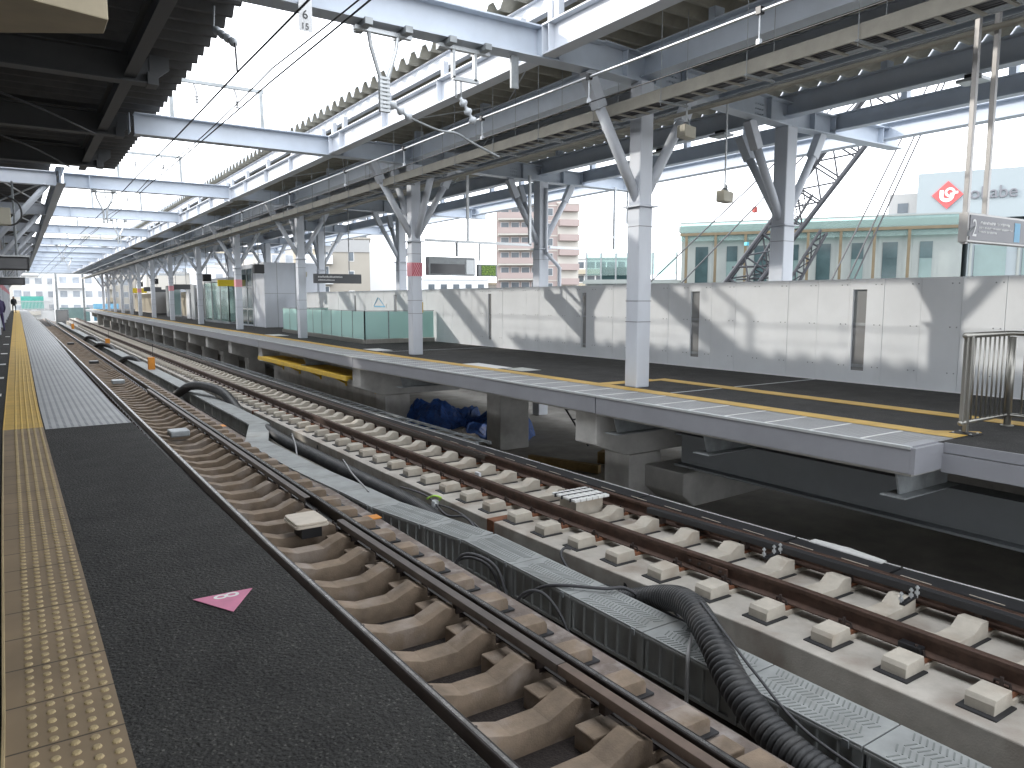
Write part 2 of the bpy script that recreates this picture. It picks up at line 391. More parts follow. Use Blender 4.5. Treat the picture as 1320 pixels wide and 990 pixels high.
# pale queue plates on the left platform
q0 = None
for i, y in enumerate([13.5, 16.5, 20, 24, 29, 35]):
    o = MB().box(-.42, -.27, y, y+.35, .003, .006).build('floor_plate', 'white_paint') if q0 is None else q0.copy()
    if q0 is None: q0 = o; bz = Vector(o.location); tag(o, '', 'floor plate', 'small white floor plates left of the yellow strip')
    else: COL.objects.link(o); o.location = (bz.x, y+.175, bz.z)
    o['label'] = ['nearest small white floor plate left of the yellow strip', 'second nearest small white floor plate left of the strip', 'third small white floor plate left of the yellow strip', 'fourth small white floor plate left of the yellow strip', 'fifth small white floor plate left of the yellow strip', 'farthest small white floor plate left of the yellow strip'][i]
# pink triangle with 8
t = thing('boarding_mark', 'pink triangular boarding mark with a white 8 on the dark asphalt', 'floor mark', (.76, 3.65, 0))
A = Vector((.625, 3.745, .004)); B = Vector((.905, 3.735, .004)); C = Vector((.755, 3.49, .004))
MB().poly_extrude([A, C, B], (0, 0, .002)).build('triangle', 'pink', t)
text('8', .17, 'white_paint', 'digit', t, frame_mtx((.83, 3.735, .0065), (0, -1, 0), (-1, 0, 0)) @ Matrix.Diagonal((.75, 1, 1, 1)), .0005)

# viaduct track slabs (setting)
struct(MB().sweep([(-2.9, -2.04), (0, -2.04), (0, -1.43), (-.62, -1.43), (-.64, -1.66), (-1.83, -1.66), (-1.85, -1.43), (-2.9, -1.43)], [(3.84, y, 0) for y in ys(-8, 134, 6)]).build('track_bed_slab', 'brown_slab'))
b = MB(); b.sweep([(0, -2.04), (2.15, -2.04), (2.15, -1.42), (0, -1.42)], [(4.93+s2(y), y, 0) for y in ys(-8, 5.9, 2)+ys(6.06, 19.9, 2)+ys(20.05, 36, 3) + ys(36.1, 134, 6)])
struct(b.build('far_track_slab', 'slab_concrete', bevel=.012))
struct(strip_sheet(lambda y: 2.00, lambda y: 3.20, -1.515, ys(-8, 134, 8)).build('ballast_floor', 'gravel'))
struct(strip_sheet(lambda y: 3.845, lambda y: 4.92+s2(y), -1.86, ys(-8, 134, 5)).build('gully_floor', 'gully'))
# recessed steel gap fillers in the far slab
for y, l in ((8.05, 'rusty brown steel joint piece let into the pale slab beside near sleepers'), (19.6, 'rusty steel joint piece in the pale slab near the zigzag of the trough')):
    x = 4.93+s2(y); tag(MB().box(x-.006, x+.32, y-.08, y+.08, -1.66, -1.412).build('joint_plate', 'rust_red'), l, 'steel plate')
# drain holes
for i, (y, l) in enumerate(((5.6, 'round drain hole in the side of the pale slab near the cable loop'), (3.35, 'round drain hole in the side of the pale slab nearest the camera'), (14.6, 'small drain hole in the pale slab beside the long black hose'))):
    x = 4.93+s2(y); b = MB(); b.tube([(x-.004, y, -1.53), (x+.03, y, -1.53)], .042, 16); tag(b.build('drain_hole', 'black'), l, 'drain hole', 'drain holes in the pale slab side')

# ------------------------------------------------------------------ rails
HEAD = [(-.032, -.040), (.032, -.040), (.0325, -.006), (.026, 0), (-.026, 0), (-.0325, -.006)]
WEBF = [(-.070, -.172), (.070, -.172), (.070, -.160), (.012, -.140), (.009, -.045), (.032, -.038), (-.032, -.038), (-.009, -.045), (-.012, -.140), (-.070, -.160)]
def rail(x, sh, head, side, label, y0=-4):
    Y = ys(y0, 12, 2) + ys(14, YF+14, 4)[0:]
    t = thing('running_rail', label, 'rail', (x+sh(0), 0, RAILZ), 'running rails')
    pth = [(x+sh(y), y, RAILZ) for y in Y]
    MB().sweep(HEAD, pth).build('rail_head', side, t, smooth=False)
    MB().sweep(WEBF, pth).build('rail_web', side, t)
    if head: MB().sweep([(-.012, 0), (.014, 0), (.013, .0015), (-.011, .0015)], pth).build('running_surface', head, t)
    return t
rail(T1[0], s1, 'rail_top', 'rail_side', 'dark rail hard against the left platform edge, shiny on top')
rail(T1[1], s1, 'rail_top', 'rail_side', 'dark shiny rail beside the flat guard rail, on the brown sleepers')
rail(T2[0], s2, None, 'rail_rust', 'rusty brown rail on the pale sleepers, the one nearer the grey trough')
rail(T2[1], s2, None, 'rail_rust', 'rusty brown rail on the pale sleepers, beside the black cover strip')
# fish plates on the far track
for k, (x, y, l) in enumerate(((T2[0], 5.05, 'rusty bolted joint bar on the nearer rusty rail'), (T2[1], 6.1, 'rusty bolted joint bar on the rusty rail beside the black strip'))):
    xx = x+s2(y); t = thing('joint_bar', l, 'joint bar', (xx, y, RAILZ-.14))
    MB().box(xx-.045, xx-.012, y-.27, y+.27, RAILZ-.135, RAILZ-.05).build('plate', 'rail_rust', t, bevel=.006)
    for q in (-.2, -.07, .07, .2): MB().tube([(xx-.075, y+q, RAILZ-.09), (xx-.04, y+q, RAILZ-.09)], .016, 6).build('bolt', 'iron', t)
# guard rails (flat topped angle)
GP = [(-.040, -.07), (-.030, -.07), (-.030, -.012), (.040, -.012), (.040, 0), (-.040, 0)]
def guard(x, y0, y1, m, label, z=RAILZ+.012, sh=s1, bolts=1.2):
    t = thing('guard_rail', label, 'guard rail', (x, (y0+y1)/2, z-.1), 'guard rails')
    MB().sweep(GP, [(x+sh(y), y, z) for y in ys(y0, y1, 2)]).build('angle', m, t, bevel=.004)
    b = MB()
    for y in ys(y0+.3, y1-.1, bolts): b.box(x+sh(y)-.02, x+sh(y)+.06, y-.03, y+.03, z-.16, z-.02)
    b.build('bracket', 'iron', t)
guard(T1[1]-.125, -1.5, 4.06, 'guard_brown', 'flat brown guard rail length nearest the camera, inside the near track')
guard(T1[1]-.125, 4.07, 8.35, 'guard_steel', 'flat grey brown guard rail length in front of the beige lidded box')
guard(T1[1]-.125, 9.55, 24, 'guard_steel', 'flat guard rail length beyond the beige lidded box on the near track')
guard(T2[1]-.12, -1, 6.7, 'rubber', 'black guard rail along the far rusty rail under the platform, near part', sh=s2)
guard(T2[1]-.12, 10.5, 60, 'rail_dark', 'dark guard rail along the far rusty rail, distant part', sh=s2, bolts=1.8)
b = MB(); b.sweep([(-.006, 0), (.006, 0), (.006, .01), (-.006, .01)], [(ex(y)+.10, y, RAILZ-.02) for y in ys(2, 4, 1)])

# ------------------------------------------------------------------ sleepers
def sleeper_profile(b, x0, x1, y0, y1, pts, z0):
    """pts: (x, z) of the top line"""
    P = [(x0, y0, z0)] + [(x, y0, z) for x, z in pts] + [(x1, y0, z0)]
    b.poly_extrude(P[::-1], (0, y1-y0, 0))
zr = RAILZ
def make_sleeper(xc, g, m, pad, label, grp, loc, wy=.100, hump=.075, skirt=False):
    t = thing('sleeper', label, 'sleeper', loc, grp)
    L, Rr = xc-g/2, xc+g/2; base = zr-.172-.03
    b = MB()
    pts = [(L-.42, base+.035), (L-.40, base+.070), (L-.17, base+.078), (L-.15, base-.005), (L+.055, base-.005), (L+.06, base+hump+.02), (L+.10, base+hump+.02), (L+.31, base+.030),
           (Rr-.46, base+.030), (Rr-.23, base+hump+.050), (Rr-.105, base+hump+.005), (Rr-.10, base-.005), (Rr+.15, base-.005), (Rr+.17, base+.078), (Rr+.40, base+.070), (Rr+.42, base+.035)]
    if m == 'pale_sleeper':     # saddle with two flat topped ends
        pts = pts[:4] + [(L+.115, base-.005), (L+.12, base+.105), (L+.22, base+.118), (L+.33, base+.045), (Rr-.36, base+.045), (Rr-.25, base+.118), (Rr-.135, base+.105), (Rr-.13, base-.005)] + pts[-4:]
    sleeper_profile(b, L-.42, Rr+.42, loc[1]-wy, loc[1]+wy, pts, zr-.43)
    b.build('concrete_body', m, t, bevel=.005)
    for x in (L, Rr):
        b = MB().box(x-.14, x+.14, loc[1]-.085, loc[1]+.085, base-.006, base+.028); b.k = 1
        for sx in (-1, 1):
            b.tube([(x+sx*.085, loc[1]-.06, base+.03), (x+sx*.085, loc[1]-.05, base+.075), (x+sx*.10, loc[1], base+.085), (x+sx*.085, loc[1]+.05, base+.075), (x+sx*.075, loc[1]+.06, base+.035)], .011, 6)
            b.tube([(x+sx*.1, loc[1], base+.02), (x+sx*.1, loc[1], base+.115)], .014, 6)
        b.build('rail_fastening', ['rust_red' if m != 'brown_concrete' else 'iron', 'iron'], t)
    if skirt:
        if m == 'pale_sleeper': MB().box(L+.13, Rr-.13, loc[1]-wy-.03, loc[1]+wy+.03, -1.425, -1.410).build('rubber_boot', pad, t, bevel=.004)
        for xa, xb in ((L-.47, L-.16), (Rr+.16, Rr+.47)):
            MB().box(xa, xb, loc[1]-wy-.035, loc[1]+wy+.035, -1.425, -1.408).build('rubber_boot', pad, t, bevel=.004)
    return t
LBL1 = 'brown concrete sleeper with raised saddle shape in the row under the near track'
LBL2 = 'pale new concrete sleeper block row under the rusty rails of the far track'
XC1 = (T1[0]+T1[1])/2; G1 = T1[1]-T1[0]; XC2 = (T2[0]+T2[1])/2; G2 = T2[1]-T2[0]
Y1 = [1.46+.6*k for k in range(-2, 150)]
p1 = None
for k, y in enumerate(Y1):
    x = XC1+s1(y)
    if p1 is None: p1 = make_sleeper(x, G1, 'brown_concrete', 'rubber', LBL1, 'brown sleepers of the near track', (x, y, zr-.43), skirt=True)
    elif abs(y-(1.46+.6*9)) < .01:
        t = dup(p1, (x, y, zr-.43), 'brown concrete sleeper with white painted letters C-12 S12 on its saddle')
        text('C-12\nS12', .075, 'white_paint', 'lettering', t, frame_mtx((x+.46, y-.02, zr-.095), (-.2, .98, 0), (-.85, -.1, -.42)), .001)
    else: dup(p1, (x, y, zr-.43))
Y2 = [2.30+.615*k for k in range(-3, 148)]
p2 = None
for k, y in enumerate(Y2):
    x = XC2+s2(y)
    if p2 is None: p2 = make_sleeper(x, G2, 'pale_sleeper', 'rubber', LBL2, 'pale sleepers of the far track', (x, y, zr-.43), skirt=True, hump=.085)
    else: dup(p2, (x, y, zr-.43))
# lower blocks between the brown sleepers that carry the guard rail
bl = None
for k, y in enumerate(Y1[:60]):
    if bl is None:
        bl = MB().box(2.92, 3.18, y+.2, y+.40, -1.62, -1.36).build('guard_block', 'brown_concrete', bevel=.01); bz = Vector(bl.location); by = y
        tag(bl, 'low brown concrete block between two near track sleepers under the guard rail', 'concrete block', 'low blocks between the near track sleepers')
    else: o = bl.copy(); COL.objects.link(o); o.location = (bz.x, bz.y+(y-by), bz.z)

# beige lidded box on the near track
t = thing('transponder_box', 'beige rounded lid box sitting between the rails of the near track', 'track box', (2.62, 8.5, -1.25))
def rr(cx, cy, hx, hy, r, z):
    P = []
    for sx, sy, a0 in ((1, 1, 0), (-1, 1, 90), (-1, -1, 180), (1, -1, 270)):
        for k in range(5): a = R(a0+k*22.5); P.append((cx+sx*(hx-r)+r*math.cos(a), cy+sy*(hy-r)+r*math.sin(a), z))
    return P
MB().poly_extrude(rr(2.72, 8.55, .20, .26, .05, -1.19), (0, 0, .03)).build('tray', 'lid_beige', t, bevel=.005)
MB().poly_extrude(rr(2.72, 8.55, .19, .25, .05, -1.157), (0, 0, .028)).build('lid', 'lid_beige', t, bevel=.008)
MB().box(2.62, 2.86, 8.4, 8.7, -1.34, -1.19).build('foot', 'black', t)
for y, x, l in ((15.9, 2.55, 'small grey track box between near rails beyond the guard rail start'), (27, 2.6, 'grey box between the near rails where the sleepers turn dense'), (36, 2.6, 'dark small box between the near rails farther on'), (52, 2.6, 'distant dark box between the near rails')):
    tag(MB().box(x-.18, x+.18, y-.2, y+.2, -1.25, -1.13).build('track_box', 'galv' if y < 30 else 'black', bevel=.02), l, 'track box')
# boards strapped on far track
t = thing('cover_board', 'white ribbed boards strapped with black cable ties lying across the far track', 'board stack', (6.1, 7.6, -1.2))
for k in range(6): MB().box(5.83+k*.098, 5.83+k*.098+.085, 7.33, 7.83, -1.15, -1.115).build('slat', 'white_paint', t, bevel=.006)
b = MB()
for y in (7.42, 7.6, 7.74): b.box(5.81, 6.43, y-.008, y+.008, -1.158, -1.108)
b.build('strap', 'rubber', t)
MB().box(5.9, 6.35, 7.4, 7.75, -1.36, -1.152).build('support', 'pale_sleeper', t)
tag(MB().box(5.62+.1, 5.66+.1, 9.55, 9.67, -1.33, -1.18).build('white_tag', 'white'), 'small square white plate standing among the pale sleepers', 'plate')
# bolt fixtures on the far track
for i, (x, y, l) in enumerate(((6.33, 4.7, 'black bar with steel bolts across the far track, beyond the other'), (6.36, 3.3, 'short black bar with steel bolts on the far track, nearest camera'))):
    t = thing('bolt_bar', l, 'bolt bar', (x, y, -1.2), 'bolt bars on the far track')
    MB().bar((x-.16, y-.02, -1.16), (x+.14, y+.02, -1.16), .045, .02).build('bar', 'black', t, bevel=.003)
    for dx in (-.14, .02, .12):
        b = MB(); b.tube([(x+dx, y, -1.17), (x+dx, y, -1.06)], .009, 8); b.tube([(x+dx, y, -1.135), (x+dx, y, -1.112)], .02, 6); b.tube([(x+dx, y, -1.085), (x+dx, y, -1.072)], .018, 6); b.build('bolt', 'galv_bright', t)
t = thing('rail_clamp', 'small black clamp on the foot of the nearer rusty rail by white paint letters', 'clamp', (T2[0]+s2(2.9)-.07, 2.95, -1.33))
x = T2[0]+s2(2.95); MB().box(x-.13, x-.05, 2.87, 3.05, -1.335, -1.27).build('clamp_body', 'black', t, bevel=.006)
text('TP1', .06, 'white_paint', 'lettering', t, frame_mtx((x-.014, 3.16, -1.27), (0, -1, 0), (.15, 0, 1)), .001)

# black cover strip with white line between far rail and platform
t = thing('cover_strip', 'long black cover strip with a white edge line beside the far rusty rail', 'cover strip', (7.2, 8, -1.3))
cx = lambda y: lerp([(2.4, 7.36), (3.6, 7.26), (7, 7.1), (16, 6.85), (60, 6.9)], y)
for i, (a, c) in enumerate(((2.7, 3.9), (3.93, 5.1), (5.13, 7.4), (7.43, 9.9), (9.93, 13), (13.03, 17), (17.03, 24), (24.03, 34))):
    b = MB(); P = [(cx(y), y, -1.30) for y in ys(a, c, 1.5)]
    b.sweep([(-.13, 0), (.13, 0), (.13, .03), (-.13, .025)], P); b.build('plate', 'rubber', t)
    b = MB(); b.sweep([(.118, .031), (.134, .031), (.134, .038), (.118, .038)], P); b.build('edge_line', 'white_paint', t)
for y in ys(2.9, 24, .62): MB().box(cx(y)-.11, cx(y)-.095, y, y+.3, -1.277, -1.272).build('dash_line', 'lid_beige', t)
b = MB(); b.poly_extrude([(7.3, 4.95, -1.27), (7.42, 4.95, -1.27), (7.46, 4.55, -1.27), (7.4, 4.1, -1.27), (7.3, 4.1, -1.27)], (0, 0, .012)); tag(b.build('white_scrap', 'white_paint'), 'torn white plastic scrap on the black cover strip under the platform edge', 'scrap')

# ------------------------------------------------------------------ cable trough in ribbed grey lengths
PATH = [(4.60, -1.5), (4.60, 0), (4.585, 2), (4.56, 4), (4.53, 6), (4.50, 7.6), (4.36, 8.3), (4.16, 9.2), (4.10, 10.4), (3.95, 12.2), (3.88, 15.2), (4.52, 17.4), (4.53, 20), (4.50, 30), (4.48, 60), (4.48, 110)]
pts = [Vector((x, y, 0)) for x, y in PATH]
def along(dist):
    for a, b_ in zip(pts, pts[1:]):
        l = (b_-a).length
        if dist <= l: return a + (b_-a)*dist/l
        dist -= l
    return pts[-1]
TOPZ = -1.40
def trough_unit(p, q, label=None):
    d = (q-p); L = d.length; d.normalize(); r = Vector((d.y, -d.x, 0))
    t = thing('cable_trough', label or 'grey ribbed plastic trough length with herringbone lid, in the row between the tracks', 'cable trough', ((p+q)/2)[:2]+(-1.75,), 'grey cable trough lengths')
    def W(u, l, z): v = p + d*u + r*l; return (v.x, v.y, z)
    def bx(b, u0, u1, l0, l1, z0, z1):
        i = len(b.v); b.v += [W(u0,l0,z0),W(u0,l1,z0),W(u1,l1,z0),W(u1,l0,z0),W(u0,l0,z1),W(u0,l1,z1),W(u1,l1,z1),W(u1,l0,z1)]
        for f in ((0,3,2,1),(4,5,6,7),(0,1,5,4),(1,2,6,5),(2,3,7,6),(3,0,4,7)): b.face([i+a for a in f])
    b = MB(); bx(b, .012, L-.012, -.185, .185, -1.76, TOPZ-.022)
    n = 6
    for k in range(n+1):
        u = .03 + (L-.06)*k/n
        for s in (-1, 1): bx(b, u-.007, u+.007, min(s*.185, s*.212), max(s*.185, s*.212), -1.76, TOPZ-.03)
    for s in (-1, 1):
        bx(b, .005, .075, min(s*.184, s*.215), max(s*.184, s*.215), -1.765, TOPZ-.028)
        bx(b, .01, L-.01, min(s*.183, s*.214), max(s*.183, s*.214), -1.765, -1.735)
    b.build('trough_body', 'trough', t)
    b = MB(); bx(b, .006, L-.006, -.225, .225, TOPZ-.024, TOPZ); bx(b, .006, L-.006, -.228, -.205, TOPZ-.045, TOPZ-.02); bx(b, .006, L-.006, .205, .228, TOPZ-.045, TOPZ-.02)
    lid = b.build('trough_lid', 'trough', t, bevel=.004)
    if p.y < 9:
        b = MB()   # herringbone tread: slanted raised bars in four columns
        for c in range(4):
            l0 = -.165 + c*.105; s = 1 if c % 2 else -1
            for k in range(int((L-.16)/.042)):
                u = .09 + k*.042
                A_ = [W(u, l0-.042, TOPZ), W(u+.011, l0-.042, TOPZ), W(u+.011+s*.034, l0+.042, TOPZ), W(u+s*.034, l0+.042, TOPZ)]
                b.poly_extrude(A_[::-1] if False else A_, (0, 0, .0035))
        b.build('tread_pattern', 'trough_mark', lid)
    b = MB()
    bx(b, .09, .135, -.238, -.226, TOPZ-.06, TOPZ-.01); b.build('lid_clip', 'galv', lid)
    return t
tot = sum((b_-a).length for a, b_ in zip(pts, pts[1:]))
dist = 0; bends = []
acc = 0
for a, b_ in zip(pts, pts[1:]): acc += (b_-a).length; bends.append(acc)
cuts = [0]
while cuts[-1] < tot-1:
    n = cuts[-1] + (1.0 if cuts[-1] < 32 else (2.0 if cuts[-1] < 60 else 4.0))
    cuts.append(n)
# snap cuts to sharp bends
for s in (sum((pts[i+1]-pts[i]).length for i in range(k)) for k in (6, 10, 11)):
    j = min(range(len(cuts)), key=lambda i: abs(cuts[i]-s)); cuts[j] = s
for a, c in zip(cuts, cuts[1:]): trough_unit(along(a), along(min(c, tot-.01)))
# raised arch of lid over which the ducts pass
# ------------------------------------------------------------------ ducts and cables
def corrugated(path, r, pitch, amp, name, m, label, cat, ring=14):
    P = catmull(path, 24); d = [0]
    for a, c in zip(P, P[1:]): d.append(d[-1]+(c-a).length)
    n = int(d[-1]/pitch); Q = []; rad = []; j = 0
    def at(s):
        nonlocal j
        while j < len(d)-2 and d[j+1] < s: j += 1
        f = (s-d[j])/max(1e-6, d[j+1]-d[j]); return P[j] + (P[j+1]-P[j])*f
    for k in range(n):
        for u, rr_ in ((.0, r-amp), (.18, r-amp), (.32, r), (.82, r), (.96, r-amp)): Q.append(at((k+u)*pitch)); rad.append(rr_)
    return tag(MB().tube(Q, r, ring, radii=rad).build(name, m, smooth=True), label, cat)
corrugated([(4.99, 8.2, -1.76), (4.99, 6.8, -1.74), (5.0, 6.0, -1.70), (4.99, 5.4, -1.58), (4.93, 4.85, -1.35), (4.74, 4.36, -1.20), (4.45, 3.85, -1.22), (4.22, 3.4, -1.37), (4.12, 2.9, -1.53), (4.10, 2.2, -1.60), (4.1, .8, -1.62), (4.1, -.5, -1.62)], .122, .050, .022, 'corrugated_duct', 'hose', 'thick black corrugated duct climbing over the grey trough near the camera', 'duct', 20)
corrugated([(4.74, 8.7, -1.68), (4.66, 9.5, -1.53), (4.54, 10.6, -1.46), (4.50, 12, -1.45), (4.48, 13.6, -1.45), (4.46, 15, -1.46), (4.52, 16.3, -1.47), (4.66, 17.3, -1.52), (4.9, 18.3, -1.62)], .120, .035, .007, 'corrugated_duct', 'hose', 'long black finely ribbed duct lying between grey trough and pale slab', 'duct', 14)
corrugated([(4.12, 26.5, -1.75), (4.14, 25.4, -1.5), (4.30, 24.4, -1.20), (4.55, 23.4, -1.12), (4.78, 22.2, -1.2), (4.86, 21.0, -1.5), (4.86, 20.2, -1.7)], .13, .035, .006, 'corrugated_duct', 'hose', 'black duct arching over the grey trough beyond its zigzag', 'duct', 14)
for i, pth in enumerate(([(4.2, 42, -1.7), (4.25, 40.5, -1.42), (4.5, 39, -1.32), (4.7, 37.6, -1.6)], [(4.1, 56, -1.7), (4.2, 53, -1.35), (4.5, 50, -1.30), (4.6, 47, -1.6)], [(4.2, 66, -1.7), (4.3, 63, -1.32), (4.5, 60, -1.28), (4.6, 57, -1.6)])):
    corrugated(pth, .12, .05, .01, 'corrugated_duct', 'hose', ['black duct hump beside the nearer orange marker box', 'black duct hump beyond the farther orange marker box', 'most distant black duct hump between the tracks'][i], 'duct', 10)
def cable(path, r, m, label, grp=None, n=8):
    return tag(MB().tube(catmull(path, 10), r, n).build('cable', m, smooth=True), label, 'cable', grp)
cable([(4.25, 6.2, -1.66), (4.27, 5.9, -1.45), (4.36, 5.65, -1.37), (4.62, 5.35, -1.36), (4.82, 5.25, -1.37), (4.93, 5.0, -1.48), (4.95, 4.5, -1.5)], .017, 'cable', 'black cable crossing the trough lid in a low arch')
cable([(4.02, 7.35, -1.80), (4.08, 7.25, -1.50), (4.16, 7.0, -1.42), (4.24, 6.7, -1.5), (4.25, 6.5, -1.8)], .02, 'cable', 'black cable loop beside trough, outer of the bundle near the brown slab', None)
cable([(4.05, 7.5, -1.80), (4.10, 7.3, -1.55), (4.18, 7.05, -1.48), (4.24, 6.8, -1.55), (4.24, 6.6, -1.8)], .018, 'cable', 'black cable loop beside trough, inner of the bundle near the brown slab', None)
cable([(4.05, 6.2, -1.8), (4.12, 6.0, -1.52), (4.20, 5.8, -1.46), (4.26, 5.6, -1.6), (4.26, 5.4, -1.8)], .016, 'cable', 'short black cable loop in the gully below the arching cable')
cable([(4.80, 4.35, -1.39), (4.60, 4.18, -1.375), (4.40, 4.03, -1.375), (4.315, 3.96, -1.42), (4.29, 3.94, -1.6), (4.28, 3.93, -1.82)], .017, 'cable_grey', 'grey cable laid over the trough lid and down its side')
cable([(5.15, 6.55, -1.40), (5.05, 6.55, -1.38), (4.98, 6.5, -1.45), (4.96, 6.2, -1.62), (4.96, 5.8, -1.7)], .016, 'cable', 'black cable bending from the pale slab edge down behind trough')
cable([(4.97, 5.7, -1.55), (4.95, 5.2, -1.42), (4.96, 4.9, -1.40), (4.99, 4.7, -1.5)], .014, 'cable', 'thin black cable leaving the drain hole toward the thick duct')
cable([(4.62, 4.12, -1.06), (4.43, 3.7, -1.12), (4.30, 3.3, -1.24), (4.22, 2.8, -1.42), (4.20, 2.0, -1.50)], .011, 'cable', 'thin black cable running along the top of the thick duct')
cable([(4.66, 15.6, -1.42), (4.60, 15.2, -1.32), (4.50, 14.8, -1.32), (4.36, 14.2, -1.36), (4.2, 13.6, -1.5)], .016, 'cable_grey', 'pale grey cable wrapped over the long black duct near the zigzag')
cable([(4.66, 12.5, -1.46), (4.60, 12.3, -1.34), (4.50, 11.9, -1.32), (4.38, 11.3, -1.36), (4.28, 10.6, -1.395), (4.2, 10.2, -1.39)], .014, 'cable_grey', 'pale grey cable wrapped over the middle of the long black duct')
cable([(4.9, 10.6, -1.5), (4.86, 9.6, -1.42), (4.80, 8.9, -1.52), (4.76, 8.3, -1.40), (4.72, 7.9, -1.5)], .016, 'cable', 'black cable among the loose cables at the end of the long duct')
cable([(4.93, 9.6, -1.55), (4.88, 9.0, -1.45), (4.86, 8.4, -1.46), (4.84, 7.7, -1.6)], .013, 'cable', 'thin black cable close to the pale slab by the duct end')
t = thing('cable_bundle', 'clear wrapped cable ends with a lime green tie beside the pale slab', 'cable bundle', (4.85, 9.3, -1.7))
MB().tube([(4.84, 9.35, -1.66), (4.84, 9.3, -1.42)], .05, 10).build('wrap', 'galv_bright', t, smooth=True)
MB().tube(catmull([(4.76, 9.4, -1.40), (4.80, 9.25, -1.33), (4.88, 9.2, -1.36), (4.90, 9.3, -1.42)], 6), .014, 6).build('green_tie', 'hivis', t)
tag(MB().box(3.67, 3.86, 8.95, 9.12, -1.428, -1.412).build('orange_tile', 'orange_box'), 'small orange square plate on the brown slab edge beside a trough joint', 'plate')
tag(MB().box(3.62, 3.84, 17.6, 17.9, -1.44, -1.425).build('orange_tile', 'orange_box'), 'small orange plate on the brown slab near the trough zigzag', 'plate')
for y, l in ((33.5, 'orange marker box with a thin rod between the tracks, the nearer one'), (51, 'orange marker box between the tracks, the farther one'), (84, 'distant orange and white marker box between the tracks')):
    t = thing('marker_box', l, 'marker box', (4.47, y, -1.4), 'orange marker boxes')
    MB().box(4.35, 4.60, y-.1, y+.1, -1.55, -.90).build('box', 'orange_box', t, bevel=.015)
    MB().tube([(4.55, y, -.92), (4.55, y, -.35)], .012, 6).build('rod', 'black', t)
t = thing('bracket_box', 'brown lidded fixing box on the near slab beside the shiny rail', 'fixing box', (3.55, 2.95, -1.4))
MB().box(3.45, 3.66, 2.86, 3.04, -1.43, -1.355).build('box', 'brown_concrete', t, bevel=.01); MB().box(3.60, 3.665, 2.87, 3.03, -1.40, -1.372).build('slot', 'black', t)

# ------------------------------------------------------------------ right platform
Yp = ys(3.85, 12, 2)+ys(14, 130, 4)
b = MB()
def psweep(prof, Y): return MB().sweep(prof, [(PE(y), y, 0) for y in Y])
o = struct(psweep([(.05, -.30), (6.5, -.30), (6.5, -.012), (.05, -.012)], Yp).build('right_platform_slab', 'concrete'))
struct(MB().box(7.84, 14.5, -12, 3.85, -.30, -.012).build('right_platform_slab_near', 'concrete'))
struct(strip_sheet(lambda y: PE(y)+1.15, lambda y: PE(y)+6.4, 0, Yp).build('right_platform_asphalt', 'asphalt_far'))
struct(MB().quad((7.83, -12, 0), (14, -12, 0), (14, 3.85, 0), (7.83, 3.85, 0)).build('near_platform_asphalt', 'asphalt_far'))
t = thing('platform_coping', 'grey ridged edge strip of the far platform with pale cross lines', 'platform edge', (7.6, 10, 0))
strip_sheet(lambda y: PE(y)+.045, lambda y: PE(y)+.86, .004, Yp).build('grip_strip', 'edge_grip', t)
b = MB()
for y in ys(4.4, 60, .6)[:90]: b.box(PE(y)+.05, PE(y)+.85, y-.012, y+.012, .004, .0075)
b.build('cross_line', 'white_paint', t)
psweep([(0, -.02), (.05, -.02), (.05, .008), (0, .008)], Yp).build('nosing', 'galv_bright', t)
t = thing('platform_fascia', 'lavender grey steel edge beam along the far platform above the rusty rail', 'edge beam', (7.2, 10, -.3))
for a, c in ((3.85, 8.62), (8.65, 18.0), (18.03, 27.6), (27.63, 60), (60.03, 130)):
    MB().sweep([(0, -.27), (.06, -.27), (.06, -.022), (0, -.022)], [(PE(y)+.012, y, 0) for y in ys(a, c, 3)]).build('edge_plate', 'fascia_paint', t, bevel=.004)
MB().box(7.262, 7.80, 3.80, 3.85, -.27, -.006).build('end_plate', 'fascia_paint', t)
MB().box(7.30, 7.80, 3.85, 3.97, -.02, .0095).build('end_trim', 'fascia_paint', t)
t = thing('platform_fascia', 'stepped back steel edge beam of the near end platform below the railing', 'edge beam', (7.8, 0, -.3))
MB().box(7.80, 7.83, -12, 3.80, -.10, -.001).build('upper_plate', 'fascia_paint', t)
MB().box(7.775, 7.80, -12, 3.80, -.30, -.11).build('edge_plate', 'fascia_paint', t)
# yellow tactile strips
t = thing('tactile_paving', 'bright yellow tactile strip along the far platform beside the grey ridged edge', 'tactile paving', (8.2, 10, 0))
strip_sheet(lambda y: PE(y)+.865, lambda y: PE(y)+1.165, .008, Yp).build('tile_strip', 'tactile_right', t)
MB().poly_extrude([(PE(4)+1.16, 3.85, .004), (PE(4)+1.16, 4.2, .004), (8.75, 3.9, .004), (8.7, 3.85, .004)][::-1], (0, 0, .004)).build('corner_tile', 'tactile_right', t)
t = thing('tactile_paving', 'second yellow tactile strip branching round the first big column toward the fence', 'tactile paving', (9.7, 8, 0))
MB().box(9.56, 9.86, 3.0, 9.8, .004, .008).build('tile_strip', 'tactile_right', t); MB().box(8.37, 9.56, 9.6, 9.9, .004, .0082).build('cross_strip', 'tactile_right', t)
o = MB().box(9.86, 9.9, 9.6, 9.7, .004, .006)
for y, l in ((8.2, 'thin grey joint line across the far platform beside the nearest big column'), (19.2, 'thin grey joint line across the far platform beyond the second big column')):
    tag(MB().box(8.4, 12.1, y, y+.035, .002, .006).build('joint_strip', 'galv_bright'), l, 'joint strip')
